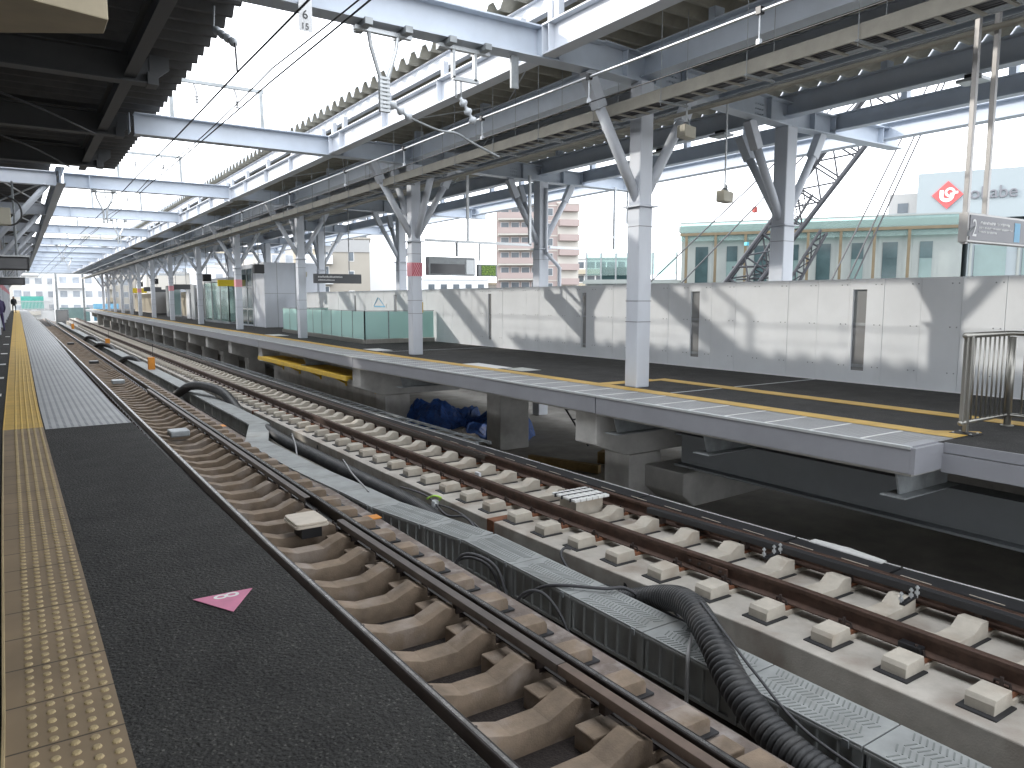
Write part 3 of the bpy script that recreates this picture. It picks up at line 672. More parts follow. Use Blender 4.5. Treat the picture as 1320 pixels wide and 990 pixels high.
for i, (x0, x1, y0, y1, m, l) in enumerate(((8.25, 8.75, 13.2, 14.6, 'letter_white', 'white boarding plate beside the yellow strip between the two big columns'), (8.45, 8.95, 12.4, 13.1, 'pane_pale', 'pale green boarding plate next to the white plate'), (8.28, 8.34, 10.9, 13.0, 'letter_white', 'thin white line next to the yellow strip near first big column'), (8.4, 8.9, 19.6, 20.6, 'letter_white', 'white boarding plate beside second big column'), (8.5, 9.1, 30, 31.4, 'letter_white', 'white boarding plate in front of the glass stair guard'))):
    tag(MB().box(x0, x1, y0, y1, .003, .006).build('boarding_plate', m), l, 'floor plate')

# under the far platform: piers, brackets, girders
struct(MB().box(8.0, 8.25, 18.0, 28.4, -2.04, -.32).build('under_platform_wall', 'concrete'))
struct(MB().box(14.0, 14.3, -12, 7.5, -2.04, -.32).build('back_wall', 'concrete'))  # added wall that keeps the space under the near platform dark
struct(MB().box(10.6, 10.8, 28.4, 128, -2.04, -.32).build('under_platform_wall', 'concrete'))
pier = None; PY = [9.0, 18.1, 27.9, 32.8, 37.6, 42.2, 46.9, 51.5, 56, 61, 66.2, 71, 76.4, 81.5, 87, 97, 108, 118]
PL = ['concrete pier with a cantilever head under the platform edge, nearest the first big column', 'concrete pier and cantilever head beside the yellow wall shelf, near end', 'concrete pier and cantilever head at the far end of the yellow wall shelf']
def make_pier(y, label):
    x0 = PE(y)+.13
    t = thing('platform_pier', label, 'pier', (x0+1.4, y, -2.04), 'concrete piers under the far platform')
    b = MB(); b.poly_extrude([(x0, y-.26, -.31), (x0, y-.26, -.80), (x0+.62, y-.26, -1.02), (x0+2.9, y-.26, -1.02), (x0+2.9, y-.26, -.31)], (0, .52, 0)); b.build('cantilever_head', 'concrete', t, bevel=.015)
    MB().box(x0+.66, x0+1.36, y-.30, y+.30, -2.04, -1.02).build('pier_shaft', 'concrete', t, bevel=.015)
    return t
def lab(y):
    if y < 10: return PL[0]
    if y < 19: return PL[1]
    if y < 29: return PL[2]
    return 'distant concrete pier and cantilever head in the row beyond the yellow wall shelf'
for i, y in enumerate(PY):
    if i == 0: pier = make_pier(y, lab(y))
    else:
        # move copies so that their heads keep the same distance to the edge
        dup(pier, (PE(y)+.13+1.4, y, -2.04), lab(y))
tag(MB().box(9.15, 9.95, 14.3, 14.9, -2.04, -.31).build('platform_pillar', 'concrete', bevel=.015), 'square concrete pillar under the platform beside the blue tarpaulin', 'pillar')
t = thing('pier_footing', 'pale concrete corbel block with a sloping underside at the foot of the nearest pier', 'footing', (9.2, 8.4, -2))
b = MB(); b.poly_extrude([(8.35, 7.85, -1.55), (8.35, 7.85, -1.20), (10.4, 7.85, -1.20), (10.4, 7.85, -1.70), (8.6, 7.85, -1.75)][::-1], (0, .85, 0)); b.build('block', 'concrete', t, bevel=.02)
tag(MB().ibeam((8.35, -6, -1.05), (8.35, 7.9, -1.05), .50, .32, .03, .02).build('under_platform_girder', 'girder_grey'), 'grey steel girder running below the platform edge at the right', 'girder')
for i, (y, l) in enumerate(((4.05, 'galvanised edge bracket under the platform corner by the railing'), (6.6, 'galvanised edge bracket under the platform, between corner and first pier'), (8.35, 'galvanised edge bracket right beside the nearest concrete pier head'), (15.6, 'galvanised edge bracket above the blue tarpaulin'), (22.6, 'galvanised edge bracket above the yellow wall shelf'))):
    x0 = PE(y)+.07; t = thing('edge_bracket', l, 'bracket', (x0+.4, y, -.6), 'steel brackets under the platform edge')
    MB().poly_extrude([(x0+.06, y-.01, -.28), (x0+.14, y-.01, -.545), (x0+1.1, y-.01, -.545), (x0+1.1, y-.01, -.28)], (0, .02, 0)).build('web', 'galv', t)
    MB().box(x0+.02, x0+1.1, y-.13, y+.13, -.56, -.546).build('flange', 'galv', t)
t = thing('wall_shelf', 'yellow steel cable shelf on brackets along the concrete wall under the platform', 'cable shelf', (7.6, 22, -.8))
MB().box(7.10, 7.16, 18.6, 27.2, -.68, -.56).build('front_rail', 'yellow_steel', t, bevel=.005); MB().box(7.16, 8.0, 18.6, 27.2, -.59, -.575).build('shelf_plate', 'yellow_steel', t)
for y in (18.7, 20.9, 23.1, 25.2, 27.1):
    b = MB(); b.bar((7.18, y, -.62), (7.99, y, -.62), .05); b.bar((7.3, y, -.64), (7.97, y, -1.0), .05); b.bar((7.97, y, -.6), (7.97, y, -1.08), .05); b.build('bracket', 'yellow_steel', t)
t = thing('cable_rack', 'grey metal cable rack strip on the ground beside the far rail below the yellow shelf', 'cable rack', (7.0, 25, -1.4))
for dx in (0, .28): MB().sweep([(-.02, 0), (.02, 0), (.02, .05), (-.02, .05)], [(cx(y)+.22+dx, y, -1.32) for y in ys(12, 60, 4)]).build('side_rail', 'galv', t)
for y in ys(12.2, 55, .5): MB().box(cx(y)+.22, cx(y)+.5, y, y+.04, -1.30, -1.285).build('rung', 'galv', t)
# junk in the dark
def lump(name, cx_, cy, cz, rx, ry, rz, m, label, cat, seed=1, n=26):
    rnd = random.Random(seed); b = MB(); ph = [rnd.uniform(0, 6) for _ in range(8)]
    for j in range(n+1):
        for k in range(n):
            th = 2*math.pi*k/n; q = j/n
            rr_ = 1-.0*q; h = math.cos(q*math.pi/2)
            s = math.sin(q*math.pi/2)*(1+.10*math.sin(3*th+ph[0])+.07*math.sin(7*th+ph[1])+.05*math.sin(13*th+5*q+ph[2]))
            hh = h*(1+.22*math.sin(4*s*math.cos(th)+ph[3])+.16*math.sin(6*s*math.sin(th)+ph[4])) + .10*math.sin(19*th+9*q)*s + rnd.uniform(-.07, .07)*(1-q*.5)
            b.v.append((cx_+rx*s*math.cos(th), cy+ry*s*math.sin(th), cz+max(0, rz*hh)))
    for j in range(n):
        for k in range(n): k2 = (k+1) % n; b.face([j*n+k, (j+1)*n+k, (j+1)*n+k2, j*n+k2])
    return tag(b.build(name, m), label, cat)
lump('tarpaulin', 9.2, 17.2, -2.04, .95, 1.1, .78, 'tarp_blue', 'crumpled blue tarpaulin heap in the dark under the platform, left of the pillar', 'tarpaulin', 3)
lump('tarpaulin', 10.0, 15.9, -2.04, .9, 1.0, .6, 'tarp_blue', 'lower blue tarpaulin heap right against the square concrete pillar', 'tarpaulin', 5)
lump('rubble_heap', 8.75, 15.8, -2.04, .6, 1.2, .3, 'slab_concrete', 'pale rubble spilling in front of the blue tarpaulins', 'rubble', 8)
b = MB(); b.bar((9.0, 12.9, -1.95), (9.6, 11.3, -1.95), .12, .17); tag(b.build('timber', 'wood'), 'wooden beam lying on the dark floor right of the pillar', 'timber')
b = MB(); b.bar((10.4, 12.2, -1.92), (11.0, 11.2, -1.92), .5, .25); tag(b.build('wood_crate', 'wood', bevel=.02), 'brown wooden crate in the dark behind the wooden beam', 'crate')
b = MB(); b.tube([(10.6+.32*math.cos(a/12*math.pi*2), 10.9+.32*math.sin(a/12*math.pi*2), -1.98) for a in range(13)], .05, 8); tag(b.build('hoop', 'orange_box', smooth=True), 'yellow orange hoop lying on the floor behind the nearest pier', 'hoop')
t = thing('step_frame', 'black metal step frame standing in the dark right of the pillar', 'steps', (11, 14, -2.04))
for q in (0, .55): MB().bar((10.9+q, 14.2, -1.1), (11.2+q, 13.6, -2.03), .035).build('leg', 'black', t)
for k in range(4): MB().bar((10.93+k*.075, 14.15-k*.15, -1.2-k*.23), (11.48+k*.075, 14.15-k*.15, -1.2-k*.23), .03).build('step', 'black', t)

# ------------------------------------------------------------------ columns
ROWS = [9.15, 17.8, 27.8, 37.5, 47.1, 56.9, 65.5, 73.7, 80.5, 89, 98, 107, 116]
FX = [8.56, 8.74, 8.95, 9.0, 9.10, 9.12, 9.15, 9.2, 9.3, 9.45, 9.6, 9.8, 10.0]
def make_column(x, y, z0, label, grp, struts=('-x', '+x', '+y'), s=.145, band=True):
    t = thing('platform_column', label, 'column', (x, y, z0), grp)
    MB().box(x-s, x+s, y-s, y+s, z0, 2.93).build('lower_shaft', 'steel_paint', t, bevel=.022)
    MB().box(x-s*.93, x+s*.93, y-s*.93, y+s*.93, 2.955, 4.89).build('upper_shaft', 'steel_paint', t, bevel=.02)
    MB().box(x-s-.06, x+s+.06, y-s-.06, y+s+.06, 2.931, 2.954).build('collar_plate', 'steel_paint', t)
    b = MB()
    for z in (1.42, 1.08, 2.62): b.box(x-s-.003, x+s+.003, y-s-.003, y+s+.003, z, z+.010)
    b.build('band_line', 'sign_grey', t)
    for d in struts:
        dx, dy = {'-x': (-1, 0), '+x': (1, 0), '+y': (0, 1), '-y': (0, -1)}[d]
        b = MB(); b.tube([(x+dx*s*.2, y+dy*s*.2, 3.0), (x+dx*.95, y+dy*.95, 4.50), ], .085, 12); st = b.build('strut', 'steel_paint', t, smooth=True)
        b = MB(); b.bar((x+dx*.88, y+dy*.88, 4.38), (x+dx*1.14, y+dy*1.14, 4.89), .18, .19); b.build('strut_head', 'steel_paint', st, bevel=.01)
    return t
FL = ['nearest big grey column on the far platform, beside the yellow strip', 'second big column on the far platform, with a red hatched band', 'third column on the far platform, in front of the glass stair guard', 'fourth column on the far platform, with a pink band, beside the white block building', 'fifth column on the far platform, beside the glass waiting room', 'sixth column along the yellow strip of the far platform', 'seventh column along the yellow strip of the far platform', 'eighth column along the yellow strip of the far platform']
c0 = make_column(FX[0], ROWS[0], 0, FL[0], 'front row columns of the far platform')
for i in range(1, len(ROWS)):
    c = dup(c0, (FX[i], ROWS[i], 0), FL[i] if i < len(FL) else 'one of the most distant columns of the far platform front row')
    if i == 1:
        MB().tube([(FX[i]+.03, ROWS[i]-.03, 3.0), (FX[i]+.03, ROWS[i]-.95, 4.5)], .085, 12).build('strut', 'steel_paint', c, smooth=True)
    if i % 2 == 1 and i < 9:
        x, y = FX[i], ROWS[i]
        MB().box(x-.150, x+.150, y-.150, y+.150, 2.05, 2.40).build('warning_band', 'warn_pink', c)
        if i == 1:
            b = MB()
            for k in range(-3, 8):
                a0 = x-.149+k*.055
                P = [(a0, y-.153, 2.06), (a0+.022, y-.153, 2.06), (a0+.022+.16, y-.153, 2.39), (a0+.16, y-.153, 2.39)]
                P = [(min(max(px, x-.149), x+.149), py, pz) for px, py, pz in P]
                b.poly_extrude(P, (0, .002, 0))
            b.build('hatching', 'warn_red', c)
# a further row of the same columns behind the camera's right edge
make_column(8.5, .35, 0, 'big grey column of the near end of the far platform, right outside the picture', 'front row columns of the far platform')
BX = 13.15; BRow = [9.85, 18.3, 28.0, 37.6, 47.2, 57]
bl_ = ['grey column behind the white fence in front of the lattice crane', 'grey column behind the fence with a drain pipe, before the pink apartment block', 'grey column behind the fence left of the red hatched column', 'grey column behind the fence beside the dark direction sign', 'distant grey column behind the white block building', 'most distant grey column of the row behind the fence']
cb = make_column(BX, BRow[0], -2.04, bl_[0], 'rear row columns behind the fence', s=.17)
for i in range(1, 6): dup(cb, (BX, BRow[i], -2.04), bl_[i])
b = MB(); b.tube(catmull([(BX+.05, 18.3-.2, 4.7), (BX+.05, 18.1, 3.0), (BX+.07, 18.0, 2.75), (BX+.38, 17.9, 2.4), (BX+.4, 17.9, 2.2), (BX+.4, 17.9, .2)], 5), .055, 10); tag(b.build('drain_pipe', 'steel_paint', smooth=True), 'grey drain pipe bending beside the column before the pink apartment block', 'pipe')

# ------------------------------------------------------------------ cross beams over the tracks
CBL = ['widest grey I beam crossing overhead from top left to the nearest big column', 'second overhead I beam across the tracks, joining the second big column', 'third overhead I beam across the tracks']
for i, y in enumerate(ROWS):
    xl = 1.5 if i >= 2 else 2.3
    xr = lerp([(0, 6.72), (60, 6.9), (130, 8.2)], y)
    dz = 0 if i < 2 else .08
    t = thing('cross_beam', CBL[i] if i < 3 else 'light grey I beam in the dense row of beams crossing the tracks far ahead', 'beam', (4, y, 4.88), 'I beams crossing over the tracks')
    b = MB().ibeam((xl, y, 4.88+dz), (xr+.9, y, 4.88+dz), .44, .30, .022, .016)
    for x in (2.2, xr-.25, xr+.05): b.box(x-.008, x+.008, y-.145, y+.145, 4.905+dz, 5.295+dz)
    b.build('i_section', 'beam_paint', t)
    # transverse girder carrying on over the far platform
    g = thing('canopy_girder', ['bolted cross girder over the nearest big column reaching to a stub end at the right', 'bolted cross girder over the second big column'][i] if i < 2 else 'bolted cross girder under the distant roof', 'girder', (11, y+.35, 4.89), 'cross girders under the far roof')
    yb = BRow[i] if i < len(BRow) else y+.6
    MB().ibeam((xr+.9, y, 4.885), (BX, yb, 4.885), .46, .28, .022, .016).build('i_section', 'beam_paint', g)
    b = MB().ibeam((BX, yb, 4.885), (17.2, yb, 4.885), .40, .30, .022, .016)
    for x in (13.9, 14.6, 16.4): b.box(x-.01, x+.01, yb-.13, yb+.13, 4.91, 5.25)
    b.build('stub', 'beam_paint', g)
    for x in (8.2, 8.9, 9.7, 12.4):
        yy_ = y+(yb-y)*(x-xr-.9)/(BX-xr-.9); MB().box(x-.01, x+.01, yy_-.12, yy_+.12, 4.91, 5.32).build('stiffener', 'beam_paint', g)
    b = MB()
    for x in (9.3, 12.0):
        yy_ = y+(yb-y)*(x-xr-.9)/(BX-xr-.9)
        for q in range(4):
            for zz in (4.97, 5.06, 5.15): b.box(x+q*.07-.012, x+q*.07+.012, yy_-.03, yy_+.005, zz, zz+.024)
    b.build('bolt_pattern', 'beam_paint', g)
# catenary frames on cross beams and droppers
for i in range(1, 8):
    y = ROWS[i]; z0 = 5.32 if i == 1 else 5.40
    t = thing('wire_portal', ['', 'thin steel portal standing on the second overhead beam', 'thin steel portal standing on the third overhead beam'][i] if i < 3 else 'thin steel portal standing on one of the distant overhead beams', 'wire frame', (4, y, z0), 'steel portals on the overhead beams')
    for x in (3.05, 4.95):
        MB().bar((x, y, z0), (x-.02, y, z0+.82), .075).build('post', 'galv', t); MB().cbox((x, y, z0+.01), (.2, .12, .02)).build('foot', 'galv', t)
    MB().bar((3.0, y, z0+.82), (5.0, y, z0+.82), .07).build('top_bar', 'galv', t)
    for x in (3.5, 4.35):
        b = MB(); b.bar((x, y, z0+.8), (x+.06, y, z0+.62), .035); b.lathe((x+.06, y, z0+.38), [(.02, 0), (.045, .02), (.02, .05), (.045, .08), (.02, .11), (.045, .14), (.02, .17), (.02, .24)], 10); b.build('insulator', 'apt_grey', t)
def bracket(x, y, zt, label, drop=.9, arm=.34):
    t = thing('hanging_bracket', label, 'bracket', (x, y, zt), 'steel brackets hanging from the overhead beams')
    MB().bar((x-arm-.05, y, zt-.05), (x+arm+.05, y, zt-.05), .07, .05).build('cross_bar', 'galv_bright', t)
    for s in (-1, 1):
        MB().bar((x+s*arm*.8, y-.2, zt-.01), (x+s*arm*.8, y+.2, zt-.01), .10, .08).build('clamp', 'galv', t)
    return t
t = bracket(4.1, 9.15, 4.86, 'Y shaped steel hanger with insulators below the widest overhead beam')
for s in (-1, 1): MB().tube([(4.1+s*.2, 9.15, 4.80), (4.1+s*.17, 9.15, 4.62), (4.1+s*.05, 9.15, 4.25), (4.1+s*.05, 9.15, 3.85)], .028, 8).build('hanger_leg', 'galv_bright', t)
b = MB()
for k in range(9): b.box(4.03, 4.17, 9.12, 9.18, 3.84+k*.05, 3.87+k*.05)
b.build('perforated_web', 'galv_bright', t)
def insul(p, q, parent, n=3):
    p = Vector(p); q = Vector(q); P = []; rd = []
    for k in range(n*4+1):
        P.append(p+(q-p)*k/(n*4)); rd.append((.022, .022, .055, .06)[k % 4])
    MB().tube(P, .02, 12, radii=rd).build('insulator', 'insulator', parent, smooth=True)
insul((4.15, 9.15, 3.98), (4.50, 9.2, 3.82), t)
MB().tube(catmull([(4.50, 9.2, 3.82), (4.9, 9.2, 3.72), (5.15, 9.15, 3.70), (5.35, 9.1, 3.6), (5.75, 9.0, 3.42)], 6), .016, 8).build('steady_arm', 'galv', t)
t = bracket(5.28, 9.15, 4.86, 'square steel hanger with stacked insulators right of the Y shaped hanger')
for s in (-1, 1): MB().bar((5.28+s*.17, 9.15, 4.82), (5.28+s*.17, 9.15, 4.42), .045, .05).build('hanger_leg', 'galv_bright', t)
MB().bar((5.1, 9.15, 4.42), (5.5, 9.15, 4.42), .05).build('lower_bar', 'galv_bright', t)
for dx in (-.10, -.02): MB().tube([(5.25+dx, 9.15, 4.42), (5.25+dx, 9.15, 4.16)], .012, 6).build('rod', 'galv', t)
insul((5.22, 9.15, 4.18), (5.42, 9.12, 3.86), t, 3)
tag(MB().box(6.02, 6.14, 9.1, 9.14, 4.42, 4.86).build('hanger_plate', 'galv'), 'flat drilled steel plate hanging under the widest overhead beam', 'plate')
for i, (x, r_) in enumerate(((2.6, 2), (4.0, 3), (2.7, 5), (3.9, 7))):
    y = ROWS[r_]; t = bracket(x, y, 4.94, 'Y shaped hanger below the %s distant beam' % ('third', 'fourth', 'sixth', 'eighth')[i])
    for s in (-1, 1): MB().tube([(x+s*.25, y, 4.9), (x+s*.22, y, 4.7), (x+s*.05, y, 4.3), (x+s*.05, y, 3.9)], .03, 6).build('hanger_leg', 'galv_bright', t)
t = thing('beam_number_plate', 'small white plate with a black 6 hanging from the overhead beam at top', 'number plate', (3.05, 8.9, 4.6))
MB().box(2.96, 3.12, 8.97, 8.98, 4.58, 4.95).build('plate', 'white', t); text('6', .14, 'black', 'digit', t, frame_mtx((3.0, 8.965, 4.72), (1, 0, 0), (0, 0, 1)), .001)
text('15', .10, 'black', 'digit', t, frame_mtx((2.98, 8.965, 4.60), (1, 0, 0), (0, 0, 1)), .001)
t = thing('wire_insulator', 'long insulator rod slanting down to the overhead wire at top left', 'insulator', (2.6, 10.5, 5))
insul((2.5, 11.2, 5.15), (2.58, 10.4, 4.75), t, 4); MB().tube([(2.52, 11.2, 5.45), (2.5, 11.2, 5.15)], .012, 6).build('rod', 'galv', t); MB().tube([(2.58, 10.4, 4.75), (2.52, 10.1, 4.32)], .015, 6).build('clamp_rod', 'black', t)
# wires
def wire(x, z, label, r, m='black', x2=None, y0=-2, sag=.06):
    P = []
    for k in range(120):
        y = y0 + k; xx = x + (0 if x2 is None else x2*math.sin(y/18)); P.append((xx, y, z - sag*math.sin((y % 10)/10*math.pi)))
    return tag(MB().tube(P, r, 6).build('overhead_wire', m, smooth=True), label, 'overhead wire', 'overhead wires')
wire(2.50, 4.32, 'dark overhead wire over the near track, the left of the pair', .012, x2=.06, sag=.02)
wire(2.93, 4.22, 'dark overhead wire over the near track, the right of the pair', .010, x2=-.06, sag=.02)
wire(2.96, 4.40, 'thin third wire just above the right wire over the near track', .009, x2=-.05, sag=.10)
wire(6.2, 4.24, 'thick pale overhead wire over the far track, the upper one', .017, 'galv_bright', sag=.01)
wire(6.2, 3.93, 'thin dark overhead wire over the far track, the lower one', .008, sag=.01)
t0 = None
for k, y in enumerate([3.1, 5.0, 7.6, 10.2, 13, 16, 20, 25, 31]):
    if t0 is None:
        t0 = thing('wire_dropper', 'thin hanger joining the thick pale wire and the dark wire below it', 'dropper', (6.2, y, 3.93), 'hangers between the two far track wires')
        MB().tube([(6.2, y, 3.93), (6.2, y, 4.24)], .008, 6).build('rod', 'insulator', t0); MB().box(6.17, 6.23, y-.03, y+.03, 4.2, 4.27).build('clamp', 'black', t0)
        MB().box(6.18, 6.22, y-.02, y+.02, 3.92, 3.97).build('lower_clamp', 'insulator', t0)
    else: dup(t0, (6.2, y, 3.93))

# ------------------------------------------------------------------ far canopy
def folded_roof(x0, x1, y0, y1, z, pitch=.46, h=.16, th=.012, slope=0):
    """folded plate sheet, waves running across x"""
    top = []; y = y0
    while y < y1: top += [(y, 0), (y+pitch*.16, 0), (y+pitch*.42, h), (y+pitch*.74, h)]; y += pitch
    b = MB(); n = len(top)
    for x in (x0, x1):
        zz = z + (slope*(x-x0))
        b.v += [(x, yy_, zz+hh) for yy_, hh in top] + [(x, yy_, zz+hh+th) for yy_, hh in top]
    for k in range(n-1):
        b.k = 0; b.face([k, k+1, 2*n+k+1, 2*n+k])                       # underside
        b.k = 1; b.face([n+k, 3*n+k, 3*n+k+1, n+k+1])                   # top
        b.face([k, n+k, n+k+1, k+1]); b.face([2*n+k, 2*n+k+1, 3*n+k+1, 3*n+k])
    return b
t = thing('platform_canopy', 'long folded metal roof over the far platform with beige underside and pale beams', 'canopy', (10, 50, 4.9))
folded_roof(6.47, 14.4, -6, 124, 5.88).build('roof_sheet', ['roof_under', 'roof_metal'], t)
for xg, zb, hh, ww, mm in ((6.55, 4.89, .42, .24, 'steel_paint'),):
    for k, (a, c) in enumerate([(-6, 8.95)] + [(ROWS[i]+.18, ROWS[i+1]-.18) for i in range(len(ROWS)-1)]):
        b = MB(); b.ibeam((xg+.0, a, zb), (xg, c, zb), hh, ww, .02, .014)
        for y in ys(a+.4, c, 2.4): b.box(xg-.11, xg+.11, y-.006, y+.006, zb+.02, zb+hh-.02)
        b.build('edge_girder', mm, t)
        b = MB()
        for y in ys(a+.3, c-.1, 2.4): b.box(xg-.05, xg+.05, y-.05, y+.05, zb+hh, 5.60)
        b.build('roof_post', mm, t)
b = MB(); b.ibeam((6.75, -6, 5.60), (6.75, 124, 5.60), .26, .12, .014, .01); b.build('purlin', 'steel_paint', t)
for x in (7.9, 9.6, 11.2, 12.9): MB().ibeam((x, -6, 5.62), (x, 124, 5.62), .24, .12, .014, .01).build('purlin', 'steel_paint', t)
MB().ibeam((8.7, -6, 5.0), (8.95, 124, 5.0), .46, .26, .024, .016).build('main_girder', 'beam_paint', t)
MB().ibeam((10.9, -6, 5.05), (10.9, 124, 5.05), .34, .2, .02, .014).build('middle_girder', 'beam_paint', t)
MB().ibeam((13.15, -6, 5.08), (13.15, 62, 5.08), .42, .26, .024, .016).build('rear_girder', 'beam_paint', t)
b = MB()
for y in ys(-5, 62, 3.2): b.box(13.05, 13.25, y-.06, y+.06, 5.5, 5.64); b.box(8.62, 8.82, y-.06, y+.06, 5.46, 5.64)
b.build('roof_post', 'beam_paint', t)
MB().ibeam((14.7, -6, 4.98), (14.7, 62, 4.98), .34, .22, .02, .014).build('outer_girder', 'beam_paint', t)
for y in ys(-5, 62, 1.9): MB().box(14.62, 14.78, y-.06, y+.06, 5.32, 5.60).build('outer_post', 'beam_paint', t)
MB().box(14.6, 14.8, -6, 62, 5.60, 5.68).build('outer_rail', 'beam_paint', t)
MB().ibeam((16.6, -6, 5.02), (16.6, 62, 5.02), .36, .30, .022, .016).build('outermost_girder', 'beam_paint', t)
MB().box(14.42, 14.45, -6, 124, 5.55, 6.07).build('eave_flashing', 'beam_paint', t)
# wind braces (thin rods) and hangers
b = MB()
for i in range(len(ROWS)-1):
    a, c = ROWS[i], ROWS[i+1]
    b.tube([(6.8, a, 5.5), (10.8, c, 5.5)], .012, 5); b.tube([(10.8, a, 5.5), (6.8, c, 5.5)], .012, 5); b.tube([(11, a, 5.5), (14.6, c, 5.5)], .012, 5)
b.build('wind_brace', 'galv_bright', t)
# cable ladder
t = thing('cable_ladder', 'long overhead cable ladder with beige side channel hanging below the far roof', 'cable ladder', (8.1, 30, 4.3))
MB().box(7.86, 7.89, -5, 120, 4.27, 4.44).build('side_channel', 'tray_beige', t); MB().box(8.30, 8.34, -5, 120, 4.29, 4.36).build('side_rail', 'galv', t)
def rungs(t, mk, Y, m, n=95):
    first = mk(MB(), Y[0]).build('rung', m, t)
    for y in Y[1:n]: o = first.copy(); COL.objects.link(o); o.location = Vector(first.location)+Vector((0, y-Y[0], 0))
    if len(Y) > n:
        b = MB()
        for y in Y[n:]: mk(b, y)
        b.build('distant_rungs', m, t)['kind'] = 'stuff'
rungs(t, lambda b, y: b.box(7.89, 8.30, y, y+.04, 4.28, 4.30), [y for y in ys(.6, 50, .3)], 'tray_beige')
b = MB()
for k, dx in enumerate((.06, .11, .17, .21, .27, .32)): b.tube([(7.9+dx, y, 4.325+.01*math.sin(y*1.3+k)) for y in ys(-5, 120, 2)], .018, 5)
b.build('cable_run', 'cable', t)
hr = None
for y in ys(-4, 60, 1.5):
    if hr is None:
        b = MB(); b.tube([(7.84, y, 4.2), (7.84, y, 5.62)], .006, 4); b.tube([(8.36, y, 4.25), (8.36, y, 5.62)], .006, 4); b.box(7.82, 8.38, y-.02, y+.02, 4.245, 4.268)
        hr = b.build('hanger_rod', 'galv', t); hy = y
    else: o = hr.copy(); COL.objects.link(o); o.location = Vector(hr.location)+Vector((0, y-hy, 0))
cable([(9.15, -5, 4.42), (9.15, 5, 4.42), (9.15, 20, 4.42), (9.2, 40, 4.42), (9.3, 60, 4.42)], .035, 'tray_beige', 'beige conduit pipe running along under the far roof behind the cable ladder')
cable([(9.6, -5, 4.62), (9.6, 8, 4.62), (9.6, 28, 4.62), (9.6, 60, 4.62)], .025, 'galv', 'thin grey conduit under the far roof, higher than the beige one')

# ------------------------------------------------------------------ hanging things on the far platform
def speaker(x, y, z, ztop, label):
    t = thing('speaker_unit', label, 'speaker', (x, y, z), 'beige units on ceiling rods')
    MB().tube([(x, y, z+.12), (x, y, ztop)], .016, 8).build('rod', 'galv_bright', t)
    b = MB(); b.poly_extrude([(x-.12, y-.09, z-.11), (x+.12, y-.09, z-.13), (x+.13, y-.09, z+.05), (x-.12, y-.09, z+.08)], (0, .18, 0)); b.build('housing', 'speaker_beige', t, bevel=.012)
    b = MB(); b.lathe((x, y, z+.06), [(.05, 0), (.06, .03), (.03, .07)], 8); b.tube([(x-.06, y, z+.1), (x+.06, y, z+.14), (x+.02, y, z+.18)], .018, 6); b.build('mount', 'galv', t)
speaker(10.4, 9.0, 3.25, 4.9, 'beige speaker on a thin rod between the nearest column and the crane')
speaker(9.0, 8.6, 4.10, 4.9, 'beige speaker just right of the top of the nearest big column')
speaker(9.3, 28.6, 2.45, 4.9, 'beige speaker on a rod next to the third column')
for x, y, l in ((13.2, 13.4, 'small beige unit under the rear girder, left of the nearest column'), (13.1, 6.3, 'small beige unit under the rear girder, above the right end of fence'), (12.9, 11.3, 'small beige unit under the rear girder, beside the nearest column')):
    t = thing('lamp_unit', l, 'lamp unit', (x, y, 4.9), 'small units under the rear girder'); MB().box(x-.16, x+.16, y-.2, y+.2, 4.93, 4.98).build('plate', 'galv_bright', t); b = MB(); b.tube(catmull([(x-.1, y, 4.98), (x, y+.1, 5.06), (x+.1, y, 4.98)], 5), .02, 6); b.box(x-.1, x+.05, y-.1, y+.1, 4.98, 5.05); b.build('fitting', 'black', t)
# platform 2 sign
t = thing('platform_sign', 'grey hanging platform sign with a white 2 and small white lines of text', 'sign', (9.9, 4.2, 2.1))
MB().box(8.76, 11.2, 4.17, 4.27, 2.08, 2.40).build('frame', 'sign_frame', t, bevel=.006)
MB().box(8.795, 11.17, 4.160, 4.17, 2.105, 2.375).build('panel', 'sign_grey', t)
text('2', .27, 'letter_white', 'digit', t, frame_mtx((8.835, 4.157, 2.145), (1, 0, 0), (0, 0, 1)) @ Matrix.Diagonal((.8, 1, 1, 1)), .001)
b = MB(); rnd = random.Random(4)
for zz, x0, x1, hh in ((2.285, 8.99, 9.70, .034), (2.235, 8.99, 9.80, .022), (2.190, 8.99, 9.40, .022)):   # lines of small lettering too fine to read
    x = x0
    while x < x1:
        w_ = rnd.uniform(.010, .018) if hh < .03 else rnd.uniform(.024, .03)
        if rnd.random() > .13:
            b.box(x, x+w_*.28, 4.157, 4.16, zz, zz+hh*rnd.uniform(.65, 1)); b.box(x+w_*.28, x+w_*.8, 4.157, 4.16, zz+hh*rnd.choice((0, .4, .6)), zz+hh*rnd.choice((.62, .8))+.004)
        x += w_*1.05
b.build('small_lettering', 'letter_white', t)
MB().box(9.84, 9.98, 4.157, 4.16, 2.12, 2.34).build('blue_icon', 'sky_blue_sheet', t)
for x in (8.80, 9.23): MB().box(x-.028, x+.028, 4.19, 4.245, 2.40 if x > 9 else 2.06, 4.9).build('post', 'sign_frame', t, bevel=.006)
b = MB(); b.tube([(8.74, 4.15, 2.14), (8.74, 4.15, 2.18), (8.80, 4.12, 2.24)], .012, 6); b.build('hook', 'galv', t)
